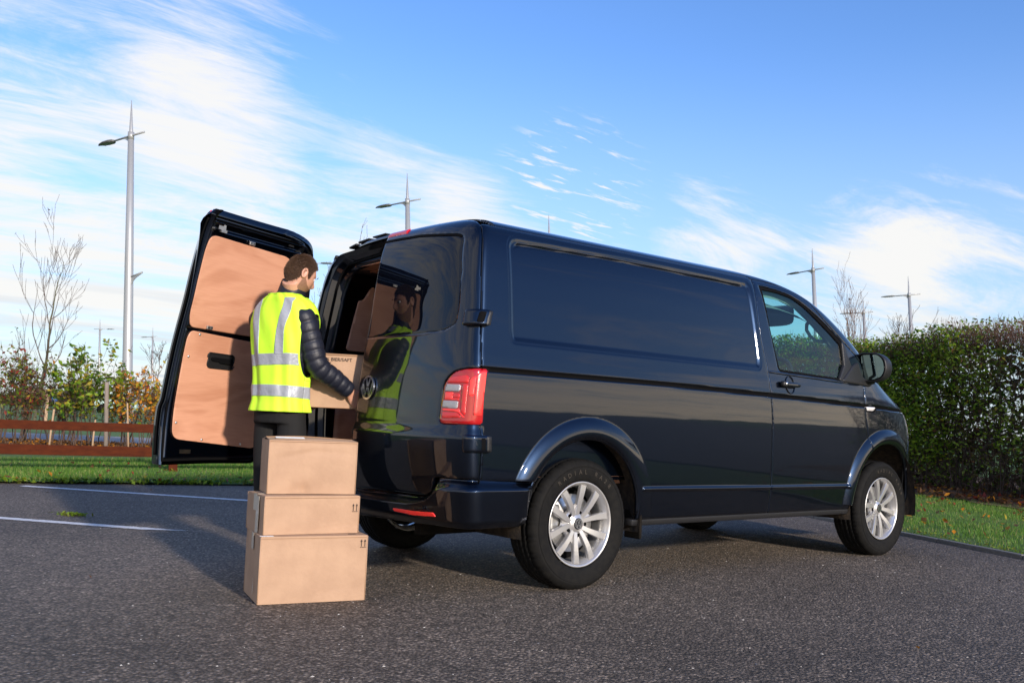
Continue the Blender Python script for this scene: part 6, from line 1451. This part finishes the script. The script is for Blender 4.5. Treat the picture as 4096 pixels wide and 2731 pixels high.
def genR(n):
    s_=rng.random(n)*12-8.0; d_=rng.random(n)**.9*5.0+.06; y=4.317+kd[1]*(-s_*0)+0; p_=PCOR[None,:]+kd[None,:]*(rng.random(n)*8.2-1.2)[:,None]+kn[None,:]*d_[:,None]
    x,y=p_[:,0],p_[:,1]; k_=(hd(x,y)<-.72+.2*rng.standard_normal(n)); bald=(np.sin(x*2.3+y*1.1)+np.sin(x*.9-y*2.7)); k_&=rng.random(n)<np.where(d_<.35,.35,np.where(bald<-1.1,.6,1.)); return x[k_],y[k_]
grass('grass',95000,genL,.025,.065,.0055,'bright green mown grass around the fence on the left'); grass('grass',120000,genR,.020,.055,.0045,'green mown grass of the verge between asphalt and hedge')
def weeds(n,x,y,sz,label,ks,w_):
    C=np.c_[x,y,gz(x,y)+.02+.035*rng.random(len(x))]; o=leaves('weeds',C,sz,ks,w_,up=1.8,elong=1.2); return tag(o,label,'weeds',kind='stuff')
n=3600; x=rng.random(n)*8.5-4.0; y=6.1-.27*x+np.abs(rng.standard_normal(n))*.12-.04; keep=rng.random(n)<(.35+.65*(np.sin(x*4.1)*np.sin(x*1.3+1)>-.1)); weeds(0,x[keep],y[keep],.042,'low leafy weeds creeping over the far asphalt edge',['g1','g2','g3','ol'],[4,3,3,1])
t_=rng.random(900)*8-1; q=PCOR+kd*t_[:,None]+kn*(.07+np.abs(rng.standard_normal(900))*.10)[:,None]; weeds(0,q[:,0],q[:,1],.022,'mossy weeds beside the concrete edging',['g2','ol','g1'],[2,3,3])
def litter(x,y,sz,label,ks,w_,z0=.035):
    C=np.c_[x,y,gz(x,y)+z0+.006*rng.random(len(x))]; n=len(C); o=leaves('fallen_leaves',C,sz,ks,w_,up=4.5,elong=1.15); return tag(o,label,'fallen leaves',kind='stuff')
n=520; t_=rng.random(n)*9-1; dd=rng.random(n)*5.2; q=PCOR+kd*t_[:,None]+kn*dd[:,None]; k_=hd(q[:,0],q[:,1])<-.3; litter(q[k_,0],q[k_,1],.052,'orange and brown fallen leaves on the right verge',['b','o','r','y'],[5,3,2,1],.055)
n=3800; s_=rng.random(n)*14-5; q=hpt(s_,-.85+rng.random(n)*1.5,np.zeros(n)); C=np.c_[q[:,0],q[:,1],gz(q[:,0],q[:,1])+.06+.03*rng.random(n)]; o=leaves('fallen_leaves',C,.055,['br','b','r','o'],[6,4,1,1],up=2.5); tag(o,'thick brown leaf litter under the hedge','fallen leaves',kind='stuff')
n=170; x=rng.random(n)*8-4; y=6.1-.27*x+rng.random(n)**2*2.6-.05; litter(x,y,.055,'orange and tan fallen leaves on the far grass edge',['b','o','r','y'],[3,3,2,2],.06)
xs_=[(-2.05,.45),(3.35,-1.15),(3.62,-.9),(2.6,-1.9),(.35,-2.55),(4.1,-.7),(3.2,-.6),(-2.6,1.3),(-1.2,5.2),(-.2,5.3)]; q=np.array(xs_); litter(q[:,0],q[:,1],.026,'a few small brown leaves scattered on the asphalt',['b','br','o'],[3,2,1],.008)
n=2600; x=rng.random(n)*12-5; y=dist(x,0)*0; a=rng.random(n)*1.6-.3; q=np.array([at_(p_*420,D0-.9+rng.random()*1.8) for p_ in rng.random(n)]); C=q+[0,0,.05]; o=leaves('fallen_leaves',C,.05,['br','b','o'],[5,4,2],up=2.0); tag(o,'brown leaves lying in the shrub bed','fallen leaves',kind='stuff')
# weed tuft growing in the asphalt
n=150; x=-1.45+rng.standard_normal(n)*.045; y=3.24+rng.standard_normal(n)*.025-(x+1.45)*.8; C=np.c_[x,y,.006+.018*rng.random(n)]; o=leaves('weed_tuft',C,.018,['g1','ol','g2'],[3,2,2],up=1.0); tag(o,'small weed tuft growing through the asphalt near the bay line','weed')
# loose pale chippings
n=700; p_=np.array([CAMP+FDn*(1.8+9*rng.random()**1.5)+RDn*(rng.random()-.5)*6 for _ in range(n)]); s_=.0025+.004*rng.random(n)**2; V=[];F=[]
oc=np.array([[1,0,0],[0,1,0],[-1,0,0],[0,-1,0],[0,0,.7],[0,0,-.4]]); of=[(0,1,4),(1,2,4),(2,3,4),(3,0,4),(1,0,5),(2,1,5),(3,2,5),(0,3,5)]
k_=(lineA(p_[:,0],p_[:,1])>.1)&(lineB(p_[:,0],p_[:,1])>.1); p_=p_[k_]; s_=s_[k_]
for i in range(len(p_)):
    a=rng.random()*6.28; c_,s1=math.cos(a),math.sin(a); v=oc*[1.3,.8,.8]*s_[i]; v=np.c_[v[:,0]*c_-v[:,1]*s1,v[:,0]*s1+v[:,1]*c_,v[:,2]+.002]; V.append(v+[p_[i,0],p_[i,1],0]); F+= [tuple(j+6*i for j in f_) for f_ in of]
tag(new_mesh('loose_chippings',np.concatenate(V),F,mat('pale_chipping',(.50,.47,.43),.7),smooth=False),'tiny pale stone chips lying on the asphalt','stone chips',kind='stuff')
